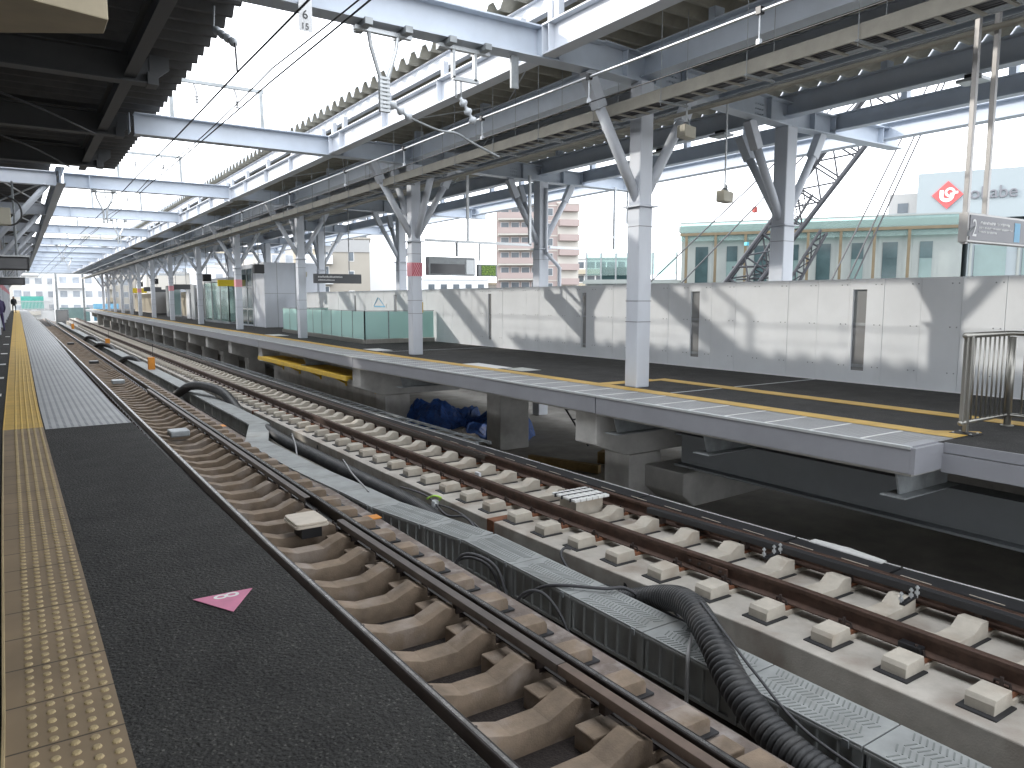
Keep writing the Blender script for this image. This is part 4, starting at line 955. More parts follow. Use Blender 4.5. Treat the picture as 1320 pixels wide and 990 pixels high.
# ladder-like hanging frames with long bars (sign hangers)
def hanger_frame(x, y, label, x0, xm):
    t = thing('sign_hanger', label, 'hanging frame', (x, y, 2.9), 'tubular hanging frames')
    b = MB(); b.bar((x, y, 4.95), (x, y, 2.98), .075); b.bar((x+.55, y, 4.95), (x+.55, y, 3.85), .075)
    for z in (4.6, 3.87): b.bar((x, y, z), (x+.55, y, z), .05)
    b.bar((x, y, 3.0), (x0, y, 3.0), .07); b.bar((x, y, 3.45), (x-.55, y, 3.0), .045)
    b.build('tube_frame', 'galv_bright', t)
hanger_frame(15.95, 18.2, 'tubular hanging frame left of the nearest column, its bar reaching to the rear column', 13.4, 14)
t = thing('sign_hanger', 'tubular bar on hanging posts beside the red hatched column, carrying two screens', 'hanging frame', (10.6, 17.8, 3), 'tubular hanging frames')
b = MB(); b.bar((9.05, 17.8, 3.0), (12.45, 17.8, 3.0), .07); b.bar((12.4, 17.8, 4.95), (12.4, 17.8, 3.0), .07); b.bar((10.35, 17.8, 4.9), (10.35, 17.8, 3.0), .06); b.build('tube_frame', 'galv_bright', t)
b = MB(); b.tube([(10.0, 17.8, 3.0), (10.0, 17.8, 2.6)], .04, 8); b.tube([(10.72, 17.8, 3.0), (10.72, 17.8, 2.5)], .02, 8); b.build('drop_rod', 'galv', t)
t = thing('departure_board', 'blank dark departure board with grey case beside the red hatched column', 'departure board', (9.6, 17.6, 2.1))
MB().box(9.0, 10.40, 17.5, 17.7, 2.08, 2.56).build('case', 'galv', t, bevel=.01); MB().box(9.05, 10.08, 17.49, 17.5, 2.12, 2.38).build('screen', 'screen', t); MB().box(10.12, 10.36, 17.488, 17.5, 2.12, 2.50).build('side_panel', 'galv_bright', t)
t = thing('green_screen', 'small screen with a green leafy picture right of the departure board', 'screen', (10.8, 17.6, 2.1))
MB().box(10.50, 11.10, 17.5, 17.62, 2.07, 2.40).build('case', 'galv', t, bevel=.01)
mm = bpy.data.materials.new('leafy_screen'); n, L, bb = nodes(mm); q = n.new('ShaderNodeTexNoise'); q.inputs['Scale'].default_value = 14; q.inputs['Detail'].default_value = 6; rp_ = n.new('ShaderNodeValToRGB')
rp_.color_ramp.elements[0].position = .4; rp_.color_ramp.elements[0].color = (.01, .05, .01, 1); rp_.color_ramp.elements[1].position = .62; rp_.color_ramp.elements[1].color = (.35, .55, .08, 1)
L.new(q.outputs['Fac'], rp_.inputs[0]); L.new(rp_.outputs[0], bb.inputs['Base Color']); L.new(rp_.outputs[0], bb.inputs['Emission Color']); bb.inputs['Emission Strength'].default_value = .15; M['leafy_screen'] = mm
MB().box(10.60, 11.05, 17.49, 17.5, 2.10, 2.37).build('picture', 'leafy_screen', t)
tag(MB().box(8.90, 8.98, 17.8, 17.9, 1.1, 1.38).build('call_box', 'yellow_steel', bevel=.01), 'yellow emergency box on the side of the red hatched column', 'call box')
# dark direction sign, yellow sign, dark monitors
def hsign(x0, x1, y, z0, z1, m, label, cat, lines=None, ztop=4.9):
    t = thing('hanging_sign', label, cat, ((x0+x1)/2, y, z0))
    MB().box(x0, x1, y, y+.12, z0, z1).build('panel', m, t, bevel=.008)
    for x in (x0+.25*(x1-x0), x0+.75*(x1-x0)): MB().tube([(x, y+.06, z1), (x, y+.06, ztop)], .02, 6).build('rod', 'galv', t)
    if lines:
        b = MB(); rnd = random.Random(9)
        for zz, xa, xb, hh in lines:
            x = xa
            while x < xb: w_ = hh*.8; b.box(x, x+w_*.7, y-.004, y, zz, zz+hh*rnd.uniform(.6, 1)); x += w_
        b.build('small_lettering', 'letter_white', t)
    return t
hsign(9.25, 11.1, 27.2, 2.05, 2.40, 'sign_dark', 'dark blue direction sign with two lines of small white text by the third column', 'sign', [(2.26, 9.4, 10.3, .07), (2.15, 9.4, 10.0, .05)])
hsign(9.9, 11.9, 46, 2.22, 2.60, 'sign_yellow', 'yellow hanging exit sign with a small black pictogram on the far platform', 'sign')
hsign(9.9, 11.4, 62, 2.2, 2.6, 'sign_dark', 'dark hanging direction sign farther along the far platform', 'sign')
hsign(10.0, 11.5, 77, 2.2, 2.6, 'sign_dark', 'most distant dark hanging sign on the far platform', 'sign')
hsign(10.0, 11.3, 85, 2.1, 2.6, 'sign_yellow', 'small distant yellow hanging sign on the far platform', 'sign')
for x, y, z, l in ((9.7, 36.4, 2.9, 'black boxy camera monitor hanging in front of the white block building'), (9.6, 47.5, 2.75, 'black hanging monitor above the glass waiting room'), (9.4, 66, 2.9, 'small black hanging monitor farther along the far platform'), (9.3, 74, 2.8, 'distant black hanging monitor on the far platform')):
    t = thing('monitor', l, 'monitor', (x, y, z), 'black monitors hanging over the far platform')
    MB().box(x-.24, x+.24, y-.15, y+.15, z-.22, z+.2).build('case', 'black', t, bevel=.03); MB().tube([(x, y, z+.2), (x, y, 4.9)], .025, 6).build('rod', 'galv', t)

# ------------------------------------------------------------------ white temporary fence with slots
def fence_run(x, y0, y1, h, slots, label, m='fence_white', pw=.62, lean=0):
    t = thing('panel_fence', label, 'fence', (x, (y0+y1)/2, 0))
    y = y0; k = 0
    while y < y1-.01:
        ye = min(y+pw, y1); sl_ = [s for s in slots if y <= s < ye]
        b = MB(); off = .003*math.sin(k*2.3)
        if sl_:
            s = sl_[0]; a, c = s-.125, s+.125; a = max(a, y+.03); c = min(c, ye-.03); z0, z1 = .22, 1.62
            b.box(x+off, x+.04+off, y+.002, a, 0, h); b.box(x+off, x+.04+off, c, ye-.002, 0, h); b.box(x+off, x+.04+off, a, c, 0, z0); b.box(x+off, x+.04+off, a, c, z1, h)
        else: b.box(x+off, x+.04+off, y+.002, ye-.002, 0, h)
        b.build('panel', m, t, bevel=.002)
        if sl_:
            MB().box(x+.05, x+.055, a-.01, c+.01, .2, 1.64).build('slot_mesh', 'slot_mesh', t)
            b = MB()
            for zz in (.38, .52, .66, .95, 1.08): b.box(x+.12, x+.15, a-.1, c+.1, zz, zz+.035)
            b.build('slot_bar', 'galv', t)
        y = ye; k += 1
    b = MB(); b.box(x+.045, x+.085, y0, y1, .28, .33); b.box(x+.045, x+.085, y0, y1, 1.0, 1.05); b.box(x+.045, x+.085, y0, y1, h-.12, h-.07)
    b.build('back_rail', 'galv', t)
    b = MB(); b.box(x-.012, x+.05, y0, y1, 0, .018); b.build('foot_strip', 'white', t)
    return t
fence_run(12.12, -6, 38.5, 1.80, (7.45, 11.2, 15.0, 19.5, 26.4, 30.5, 3.9, .2), 'long white panel fence with narrow slots closing off the far platform')
fence_run(12.6, 49.5, 66, 2.1, (), 'white panel fence beyond the glass waiting room')
fence_run(12.4, 70, 104, 2.1, (), 'distant cream lit panel fence along the far platform end', 'apt_tan')
t = thing('notice', 'small notice with blue pictogram outline on the fence above the glass stair guard', 'notice', (12.1, 27.9, 1.2))
MB().box(12.105, 12.115, 27.2, 28.5, 1.12, 1.28).build('sheet', 'letter_white', t)
b = MB(); b.box(12.10, 12.105, 27.3, 28.4, 1.14, 1.20); b.bar((12.10, 28.4, 1.2), (12.10, 28.0, 1.52), .02); b.bar((12.10, 27.4, 1.2), (12.10, 27.9, 1.5), .02); b.build('pictogram', 'sky_blue_sheet', t)
# screw heads on the near fence panels
b = MB()
for y in ys(-5.9, 20, .62)[:60]:
    for z in (.3, 1.02, 1.7): b.tube([(12.117, y+.05, z), (12.11, y+.05, z)], .011, 6); b.tube([(12.117, y-.05, z), (12.11, y-.05, z)], .011, 6)
fs = [o for o in bpy.data.objects if o.name == 'panel_fence'][0]
b.build('screw_pattern', 'galv', fs)
# floor beyond the fence
tag(MB().box(14.6, 17.4, -6, 60, -.02, .75).build('parapet', 'concrete'), 'low concrete parapet behind the fence', 'parapet')
# glass stair guard
t = thing('stair_guard', 'frosted green glass stair guard with steel base between third column and fence', 'glass guard', (10.7, 28, 0))
def gpanel(a, c, n, t):
    a = Vector(a); c = Vector(c)
    for k in range(n):
        p = a+(c-a)*k/n; q = a+(c-a)*(k+1)/n; d = (q-p).normalized()
        b = MB(); b.bar(p+d*.02+Vector((0, 0, .60)), q-d*.02+Vector((0, 0, .60)), .016, .90); b.build('glass_pane', 'green_glass', t)
        b = MB(); b.bar(p+Vector((0, 0, .12)), p+Vector((0, 0, 1.08)), .035); b.build('mullion', 'galv', t)
    b = MB(); b.bar(a+Vector((0, 0, .07)), c+Vector((0, 0, .07)), .12, .14); b.build('base', 'stainless', t)
    b = MB(); b.bar(a+Vector((0, 0, 1.07)), c+Vector((0, 0, 1.07)), .03, .02); b.build('top_trim', 'galv', t)
gpanel((9.5, 23.1, 0), (12.05, 23.1, 0), 3, t); gpanel((9.5, 23.1, 0), (9.95, 33.6, 0), 9, t); gpanel((10.3, 33.6, 0), (12.05, 33.6, 0), 2, t)
# white block building (lift house) and glass waiting room
t = thing('lift_house', 'plain light grey block building standing on the far platform beyond the glass guard', 'building', (12, 42, 0))
MB().box(10.7, 13.6, 39.2, 44.5, 0, 3.35).build('wall', 'apt_white', t, bevel=.02) if False else MB().box(10.7, 13.6, 39.2, 44.5, 0, 3.35).build('wall', 'steel_paint', t, bevel=.02)
b = MB()
for x in (11.35, 12.3): b.box(x, x+.02, 39.193, 39.2, 0, 3.35)
b.box(10.7, 13.6, 39.193, 39.2, 1.75, 1.77); b.box(10.69, 10.7, 40.9, 40.93, 0, 3.35); b.build('joint', 'galv', t)
MB().box(10.68, 10.70, 41.4, 43.8, .1, 3.1).build('glass_front', 'pane_dark', t)
b = MB()
for y in (41.35, 42.55, 43.8): b.box(10.65, 10.69, y, y+.06, 0, 3.15)
for z in (.9, 2.1, 3.1): b.box(10.65, 10.69, 41.3, 43.9, z, z+.05)
b.build('frame', 'galv_bright', t)
t = thing('waiting_room', 'glass walled waiting room beside the fifth column of the far platform', 'waiting room', (11.5, 50, 0))
MB().box(10.5, 12.4, 46.2, 53, 2.55, 2.75).build('roof', 'galv_bright', t); MB().box(10.5, 12.4, 46.2, 53, 0, .12).build('base', 'galv', t)
for y in (46.2, 48.4, 50.7, 52.94): MB().box(10.5, 10.56, y, y+.06, .12, 2.55).build('post', 'galv_bright', t)
for x in (10.5, 11.4, 12.34): MB().box(x, x+.06, 46.2, 46.26, .12, 2.55).build('post', 'galv_bright', t)
for x in (10.57, 11.47): MB().box(x, x+.86, 46.22, 46.235, .14, 2.5).build('pane', 'clear_glass', t)
for y in (46.3, 48.5, 50.8): MB().box(10.52, 10.535, y, y+2.05, .14, 2.5).build('pane', 'clear_glass', t)
MB().box(12.30, 12.33, 46.4, 52.8, .14, 2.5).build('back_wall', 'galv', t); MB().box(11.6, 12.2, 47, 51.8, .12, .55).build('bench', 'galv', t)
for x, y, w_, h, m, l in ((10.7, 57.5, .9, 2.5, 'galv_bright', 'pale grey service cabinet beyond the glass waiting room'), (10.9, 60.5, .8, 2.2, 'white', 'white vending cabinet farther beyond the waiting room'), (10.8, 69, 1.0, 2.6, 'galv', 'grey cabinet near the far end of the panel fence'), (10.9, 78, 1.2, 2.4, 'sign_dark', 'dark doorway cabinet near the far end of the platform')):
    t = thing('service_cabinet', l, 'cabinet', (x+w_/2, y+.6, 0)); MB().box(x, x+w_, y, y+1.2, 0, h).build('body', m, t, bevel=.02); dr = MB().box(x+.08, x+w_-.08, y-.01, y, .15, h-.25).build('door', 'apt_grey' if m != 'galv' else 'pane_pale', t); MB().box(x+.14, x+.17, y-.03, y-.01, 1.0, 1.25).build('handle', 'black', dr)
# stainless railing at the platform end corner
t = thing('stainless_railing', 'stainless steel railing with vertical bars at the near corner of the far platform', 'railing', (8.8, 4, 0))
def post(x, y, r=.038): MB().tube([(x, y, 0), (x, y, 1.03)], r, 14).build('post', 'stainless', t, smooth=True); MB().lathe((x, y, 0), [(.07, 0), (.07, .01), (.04, .014)], 14).build('post_foot', 'stainless', t)
C0 = Vector((8.50, 3.93, 0)); C1 = Vector((9.47, 3.93, 0)); C2 = Vector((9.47, -1.5, 0)); C3 = Vector((8.42, 3.72, 0))
MB().bar((8.50, 3.93, .02), (8.50, 3.93, 1.06), .05).build('post', 'stainless', t, bevel=.008)
MB().bar((8.40, 3.93, .10), (8.40, 3.93, 1.07), .04, .04).build('end_post', 'stainless', t, bevel=.008)
MB().tube([(8.36, 3.93, 1.07), (9.47, 3.93, 1.07), (9.47, -1.5, 1.07)], .030, 12).build('top_rail', 'stainless', t, smooth=True)
MB().tube([(8.36, 3.93, .13), (9.47, 3.93, .13), (9.47, -1.5, .13)], .022, 10).build('bottom_rail', 'stainless', t, smooth=True)
post(9.47, 3.93)
for y in (1.9, -.2): post(9.47, y)
for k in range(8): x = 8.60+k*.108; MB().tube([(x, 3.93, .13), (x, 3.93, 1.06)], .0105, 8).build('bar', 'stainless', t, smooth=True)
for k in range(30): y = 3.80-k*.125; MB().tube([(9.47, y, .13), (9.47, y, 1.06)], .0105, 8).build('bar', 'stainless', t, smooth=True)
b = MB()
for x, y in ((8.43, 3.84), (8.58, 3.84), (8.43, 4.02), (8.58, 4.02)): b.lathe((x, y, .004), [(.012, 0), (.012, .012), (.006, .018)], 6)
MB().box(8.40, 8.62, 3.80, 4.05, .0, .012).build('base_plate', 'rubber', t); b.build('base_bolt', 'galv_bright', t)

# ------------------------------------------------------------------ left platform canopy and columns
t = thing('platform_canopy', 'dark folded metal roof over the left platform with dark cross beams', 'canopy', (-3, 10, 4.9))
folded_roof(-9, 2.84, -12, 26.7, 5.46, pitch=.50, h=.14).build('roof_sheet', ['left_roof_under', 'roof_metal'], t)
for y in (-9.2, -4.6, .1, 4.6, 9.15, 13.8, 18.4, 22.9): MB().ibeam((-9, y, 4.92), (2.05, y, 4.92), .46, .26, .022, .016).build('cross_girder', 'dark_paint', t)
b = MB(); 
for y in (4.6, 9.15, 13.8, 18.4, 22.9): b.poly_extrude([(2.05, y-.02, 4.95), (2.35, y-.02, 5.2), (2.35, y-.02, 5.40), (2.05, y-.02, 5.40)], (0, .04, 0)); b.box(2.0, 2.16, y-.16, y+.16, 4.905, 5.1)
b.build('girder_end', 'dark_paint', t)
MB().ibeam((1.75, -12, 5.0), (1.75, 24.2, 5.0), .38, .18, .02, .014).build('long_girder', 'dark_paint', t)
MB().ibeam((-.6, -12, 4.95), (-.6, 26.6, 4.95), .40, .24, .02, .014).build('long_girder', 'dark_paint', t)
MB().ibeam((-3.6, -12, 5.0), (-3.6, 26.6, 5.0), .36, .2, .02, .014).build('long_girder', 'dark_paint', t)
b = MB(); b.tube(catmull([(-3, 12, 4.85), (0, 15, 4.78), (1.6, 18, 4.85)], 6), .02, 6); b.tube(catmull([(-3, 16, 4.85), (0, 19, 4.80), (1.4, 23, 4.88)], 6), .02, 6); b.build('conduit', 'black', t)
# wall added out of view on the left to keep low sun off the platform
t = thing('sun_block_wall', 'added unseen grey wall that keeps low sun off the left platform', 'wall', (-8.6, 50, 0))
MB().box(-8.7, -8.5, -12, 119, 0, 5.35).build('panel', 'steel_paint', t)
for y in ys(-12, 119, 6)[:80]: MB().box(-8.5, -8.4, y-.08, y+.08, 0, 5.35).build('post', 'steel_paint', t)
# open frame of the left side farther on
t = thing('open_roof_frame', 'pale open steel roof frame over the left platform beyond the dark roof', 'roof frame', (0, 60, 4.9))
MB().ibeam((1.38, 26.9, 4.95), (1.5, 118, 4.95), .5, .24, .02, .014).build('long_girder', 'beam_paint', t)
MB().ibeam((-.6, 26.9, 4.95), (-.6, 118, 4.95), .5, .24, .02, .014).build('long_girder', 'beam_paint', t)
MB().ibeam((-3.5, 26.9, 5.0), (-3.5, 118, 5.0), .4, .24, .02, .014).build('long_girder', 'steel_paint', t)
b = MB()
for y in ROWS[2:]: b.ibeam((-8, y, 4.98), (1.3, y, 4.98), .44, .26, .022, .016)
b.build('cross_girder', 'steel_paint', t)
folded_roof(-9, 1.2, 27.5, 119, 5.66, pitch=.9, h=.14).build('roof_sheet', ['left_roof_under', 'roof_metal'], t)
b = MB()
for i in range(2, len(ROWS)-1): b.tube([(-.6, ROWS[i], 5.3), (1.4, ROWS[i+1], 5.3)], .03, 5); b.tube([(1.4, ROWS[i], 5.3), (-.6, ROWS[i+1], 5.3)], .03, 5)
b.build('wind_brace', 'galv_bright', t)
lc = None
for i, y in enumerate(ROWS[2:]):
    x = -.72
    if lc is None:
        lc = thing('platform_column', 'nearest grey column of the left platform row at the left picture edge', 'column', (x, y, 0), 'column row of the left platform')
        MB().box(x-.14, x+.14, y-.14, y+.14, 0, 4.95).build('shaft', 'steel_paint', lc, bevel=.02)
        MB().box(x-.145, x+.145, y-.145, y+.145, 2.05, 2.40).build('warning_band', 'warn_pink', lc)
        for d in (1, -1): MB().tube([(x+d*.03, y, 2.9), (x+d*1.75, y, 5.0)], .09, 10).build('strut', 'steel_paint', lc, smooth=True)
        MB().tube([(x, y+.03, 3.0), (x, y+1.4, 5.0)], .09, 10).build('strut', 'steel_paint', lc, smooth=True)
    else: dup(lc, (x, y, 0), 'grey column farther along the left platform row')
# left monitors, tan box, speaker
for y, x0, x1, z0, z1, l in ((27.0, -.72, .42, 2.32, 2.72, 'dark train information screen hanging at the left edge, nearer and larger'), (44, -.6, .45, 2.15, 2.5, 'dark train information screen at left, farther and smaller')):
    t = thing('information_screen', l, 'screen', ((x0+x1)/2, y, z0)); MB().box(x0, x1, y, y+.25, z0, z1).build('case', 'black', t, bevel=.02); MB().box(x0+.06, x1-.06, y-.006, y, z0+.05, z1-.05).build('display', 'screen', t)
    MB().box(x0-.02, x1+.02, y-.02, y+.27, z1, z1+.05).build('hood', 'galv_bright', t)
    for x in (x0+.3, x1-.3): MB().tube([(x, y+.1, z1), (x, y+.1, 4.95)], .03, 6).build('rod', 'galv', t)
t = thing('tan_lamp_box', 'tan box panel hanging under the left roof in the top left corner', 'box', (-.3, 5.1, 3.0))
MB().poly_extrude([(.53, 4.88, 3.0), (.53, 5.14, 3.0), (.02, 5.46, 3.0), (-1.4, 6.2, 3.0), (-1.4, 4.4, 3.0), (.19, 4.79, 3.0)], (0, 0, .16)).build('panel', 'tan_box', t, bevel=.006)
MB().box(-.6, -.55, 5.1, 5.15, 3.16, 4.95).build('hanger', 'dark_paint', t)
t = thing('wall_speaker', 'beige box with a black cable loop on a pole at the left picture edge', 'speaker', (-.5, 14.5, 2.7))
MB().tube([(-.26, 14.6, 2.6), (-.26, 14.6, 4.92)], .035, 8).build('pole', 'speaker_beige', t); MB().box(-.30, .02, 14.3, 14.6, 2.62, 2.88).build('housing', 'speaker_beige', t, bevel=.01)
MB().tube(catmull([(-.1, 14.4, 3.1), (.12, 14.4, 2.98), (.16, 14.4, 2.75), (.02, 14.4, 2.62), (-.15, 14.4, 2.7)], 6), .014, 6).build('cable_loop', 'black', t)

# ------------------------------------------------------------------ people far along the left platform
def person(x, y, label, coat, h=1.66, turn=0, step=.12, bag=True):
    me = bpy.data.meshes.new('person'); k = h/1.7
    V = [(0, 0, .92), (0, 0, 1.15), (0, .01, 1.40), (0, 0, 1.50), (0, -.01, 1.62),
         (.10, 0, .88), (.11, -step*.5, .48), (.11, -step+.05, .08), (.11, -step-.08, .03), (-.10, 0, .88), (-.11, step*.5, .48), (-.11, step+.05, .08), (-.11, step-.08, .03),
         (.19, 0, 1.40), (.25, .02, 1.12), (.22, -.10, .90), (-.19, 0, 1.40), (-.25, .02, 1.12), (-.22, -.08, .88)]
    E_ = [(0,1),(1,2),(2,3),(3,4),(0,5),(5,6),(6,7),(7,8),(0,9),(9,10),(10,11),(11,12),(2,13),(13,14),(14,15),(2,16),(16,17),(17,18)]
    rad = [.15,.13,.15,.06,.10,.10,.065,.045,.04,.10,.065,.045,.04,.07,.05,.04,.07,.05,.04]
    me.from_pydata([(a*k, b_*k, c*k) for a, b_, c in V], E_, [])
    o = bpy.data.objects.new('person', me); COL.objects.link(o)
    sm = o.modifiers.new('skin', 'SKIN'); 
    for i, r_ in enumerate(rad): me.skin_vertices[0].data[i].radius = (r_*k, r_*k*.8)
    me.skin_vertices[0].data[0].use_root = True
    o.modifiers.new('sub', 'SUBSURF').levels = 2; o.modifiers['sub'].render_levels = 2
    me.materials.append(M[coat]); o.location = (x, y, 0); o.rotation_euler = (0, 0, turn); tag(o, label, 'person')
    def sub(nm, c, rx, ry, rz, m):
        b = MB(); n = 12
        for j in range(9):
            a = math.pi*j/8
            for q in range(n): p = 2*math.pi*q/n; b.v.append((c[0]+rx*math.sin(a)*math.cos(p)+.0005, c[1]+ry*math.sin(a)*math.sin(p), c[2]+rz*math.cos(a)))
        for j in range(8):
            for q in range(n): q2 = (q+1) % n; b.face([j*n+q, (j+1)*n+q, (j+1)*n+q2, j*n+q2])
        m2 = bpy.data.meshes.new(nm); m2.from_pydata(b.v, [], b.f); m2.materials.append(M[m]); m2.polygons.foreach_set('use_smooth', [True]*len(b.f)); u = bpy.data.objects.new(nm, m2); COL.objects.link(u); u.parent = o
    if True:
        sub('face', (0, -.03*k, 1.60*k), .075*k, .085*k, .11*k, 'skin'); sub('hair', (0, .01*k, 1.645*k), .088*k, .095*k, .095*k, 'hair')
        sub('coat', (0, 0, 1.12*k), .21*k, .15*k, .36*k, coat)
    if False: pass
    return o
person(-.66, 41.5, 'person in a dark purple coat leaning out beside a left platform column', 'coat_purple', 1.62, R(200))
person(-.18, 96, 'person in black standing far down the left platform by the yellow strip', 'coat_black', 1.74, R(10))
person(-.95, 92, 'person in dark clothes partly behind the far left columns', 'coat_black', 1.7, R(170))

# ------------------------------------------------------------------ buildings
def bldg(name, label, c, u, length, depth, z0, z1, wall, rows, fn, roof=None, cat='building'):
    """facade starts at c (x,y), runs along unit u to the right as seen from the camera, body extends away"""
    u = Vector((u[0], u[1], 0)).normalized(); back = Vector((-u.y, u.x, 0))
    c = Vector((c[0], c[1], 0)); t = thing(name, label, cat, (c.x, c.y, z0))
    def BX(b, s0, s1, d0, d1, za, zb):
        i = len(b.v)
        for z in (za, zb):
            for s, d in ((s0, d0), (s1, d0), (s1, d1), (s0, d1)): p = c+u*s+back*d; b.v.append((p.x, p.y, z))
        for f in ((0,3,2,1),(4,5,6,7),(0,1,5,4),(1,2,6,5),(2,3,7,6),(3,0,4,7)): b.face([i+a for a in f])
        return b
    BX(MB(), 0, length, 0, depth, z0, z1).build('wall', wall, t)
    fn(t, BX)
    BX(MB(), -.15, length+.15, -.15, depth+.15, z1, z1+(.35 if roof else .2)).build('roof', roof or wall, t)
    return t
def wins(t, BX, s_list, z_list, w_, h, m='window_dark', d=-.04, cap=90):
    n = 0
    for s in s_list:
        for z in z_list:
            if n >= cap: return
            f = BX(MB(), s-.06, s+w_+.06, d, .01, z-.06, z+h+.06).build('window', 'letter_white', t); BX(MB(), s, s+w_, d-.02, d-.002, z, z+h).build('pane', m, f); n += 1
# pink apartment block with balconies
def f1(t, BX):
    for k in range(7):
        z = 2.0+k*2.15-2.15*0
        b = BX(MB(), .3, 6.4, -1.3, 0, z+.1, z+.32); b.build('balcony_slab', 'apt_cream', t)
        BX(MB(), .3, 6.4, -1.35, -1.25, z+.32, z+1.15).build('balcony_wall', 'apt_pink', t)
        wins(t, BX, (.7, 2.2, 3.7, 5.2), (z+.95,), 1.1, 1.0)
        BX(MB(), -.05, 9.2, -.06, 0, z-.02, z+.12).build('floor_band', 'apt_cream', t)
        wins(t, BX, (7.3,), (z+.8,), .9, 1.0)
    BX(MB(), 6.5, 6.75, -.5, 0, -6, 16).build('pilaster', 'apt_cream', t)
bldg('apartment_block', 'tall dusty pink apartment block with rows of balconies in the middle distance', (59.0, 93.2), (66.9-59, 87.4-93), 9.4, 8, -7, 16.3, 'apt_pink', 7, f1, 'apt_cream')
def f2(t, BX):
    for k in range(7):
        z = 1.5+k*2.1; BX(MB(), 0, 3.0, -1.0, 0, z, z+.9).build('balcony_wall', 'apt_pink', t)
bldg('apartment_wing', 'narrow right wing of the pink apartment block with curved balconies', (66.2, 87.9), (1, -.35), 3.2, 6, -7, 15.2, 'apt_cream', 7, f2)
def f3(t, BX):
    for k in range(3):
        z = 1.2+k*2.5; BX(MB(), -.3, 12, -1.2, 0, z-.1, z+.75).build('balcony_wall', 'apt_tan', t); BX(MB(), 0, 11.5, -.05, .01, z+1.0, z+2.1).build('window_band', 'window_dark', t)
        for s in range(0, 12, 2): BX(MB(), s, s+.25, -.3, 0, z+.7, z+2.3).build('divider', 'apt_white', t)
bldg('low_apartments', 'low white building with cream balcony bands right of the pink block', (84.9, 111.3), (6, -5), 12, 8, -7, 8.7, 'apt_white', 3, f3, 'apt_grey')
def f4(t, BX): wins(t, BX, (1.4,), [1.5+2.55*k for k in range(5)], .9, 1.1); BX(MB(), .4, .5, -.05, 0, -5, 14).build('drain_pipe', 'apt_grey', t)
bldg('white_tower', 'tall plain white tower building left of the red hatched column', (36.5, 93.5), (3.3, -1.4), 6.2, 9, -7, 17.5, 'apt_white', 5, f4)
def f5(t, BX):
    for k in range(4):
        z = .9+k*2.3; BX(MB(), -2.2, 1.8, -.9, 0, z, z+1.0).build('balcony_wall', 'apt_white', t); wins(t, BX, (-1.6, .2), (z+1.1,), 1.1, .9)
    wins(t, BX, (3.6,), [1.3+2.3*k for k in range(4)], .55, 1.1); BX(MB(), -.1, 6, -.12, 0, 6.9, 8.3).build('parapet_band', 'apt_grey', t)
bldg('beige_apartments', 'beige apartment building with white balconies and grey top behind the fence', (29.2, 84.8), (5, -2), 6, 7, -7, 8.4, 'apt_beige', 4, f5)
def f6(t, BX): wins(t, BX, [.8+1.8*k for k in range(5)], (2.9, 1.1), .9, .75)
bldg('white_houses', 'low white building with small windows behind the departure board', (49.5, 98.2), (5.5, -3), 9.5, 6, -7, 4.3, 'apt_white', 2, f6)
bldg('white_houses', 'low cream building left of the pink apartment block', (56, 97), (5.5, -3), 6, 6, -7, 3.6, 'apt_cream', 2, lambda t, BX: wins(t, BX, (1, 3, 5), (2.2,), .8, .8), 'apt_tan')
bldg('brick_house', 'small brown brick house behind the third column', (25.5, 88), (3, -1), 5.5, 6, -7, 4.6, 'brick', 2, lambda t, BX: wins(t, BX, (1, 3), (2.3,), 1.0, 1.0), 'apt_grey')
# dense city at the end of the tracks
rnd = random.Random(21)
far_ = [(-9, 150, 10, 8, 'apt_cream'), (-1.5, 170, 9, 12, 'apt_white'), (6, 158, 8, 7.5, 'apt_white'), (12, 175, 9, 14, 'apt_cream'), (19, 160, 8, 9, 'apt_beige'), (25, 172, 10, 16, 'apt_white'), (31, 150, 8, 8, 'apt_white'), (36, 165, 9, 12, 'apt_tan'), (24, 126, 8, 6.5, 'apt_white'), (29, 112, 6, 9, 'apt_cream'), (17.5, 132, 7, 5.5, 'apt_cream'), (34, 118, 8, 6.5, 'apt_white'), (40, 128, 8, 10, 'apt_tan')]
words = ['far left', 'tall, straight ahead', 'low, straight ahead', 'tall, right of centre', 'beige, middle', 'tallest of the row', 'low, right part', 'tan, right part', 'white, behind the distant columns', 'cream, behind the distant columns', 'low cream, at the platform end', 'white, beyond the waiting room', 'tan, beyond the white block building']
for i, (x, y, w_, h, m) in enumerate(far_):
    def ff(t, BX, w_=w_, h=h):
        zs = [z for z in (-.6, 1.9, 4.4, 6.9, 9.4, 11.9) if z+1.4 < h]
        wins(t, BX, [.8+2.0*k for k in range(int(w_/2))], zs, 1.1, 1.1, 'window_haze')
        for z in zs:
            if rnd.random() > .45: BX(MB(), .4, w_*.6, -.8, 0, z-.9, z-.1).build('balcony_wall', rnd.choice(['apt_white', 'apt_cream', 'apt_tan']), t)
    bldg('city_building', 'distant city building at the end of the tracks, ' + words[i], (x, y), (1, 0), w_, 8, -7.5, h, m, 3, ff, rnd.choice(['apt_grey', 'apt_white', None]))
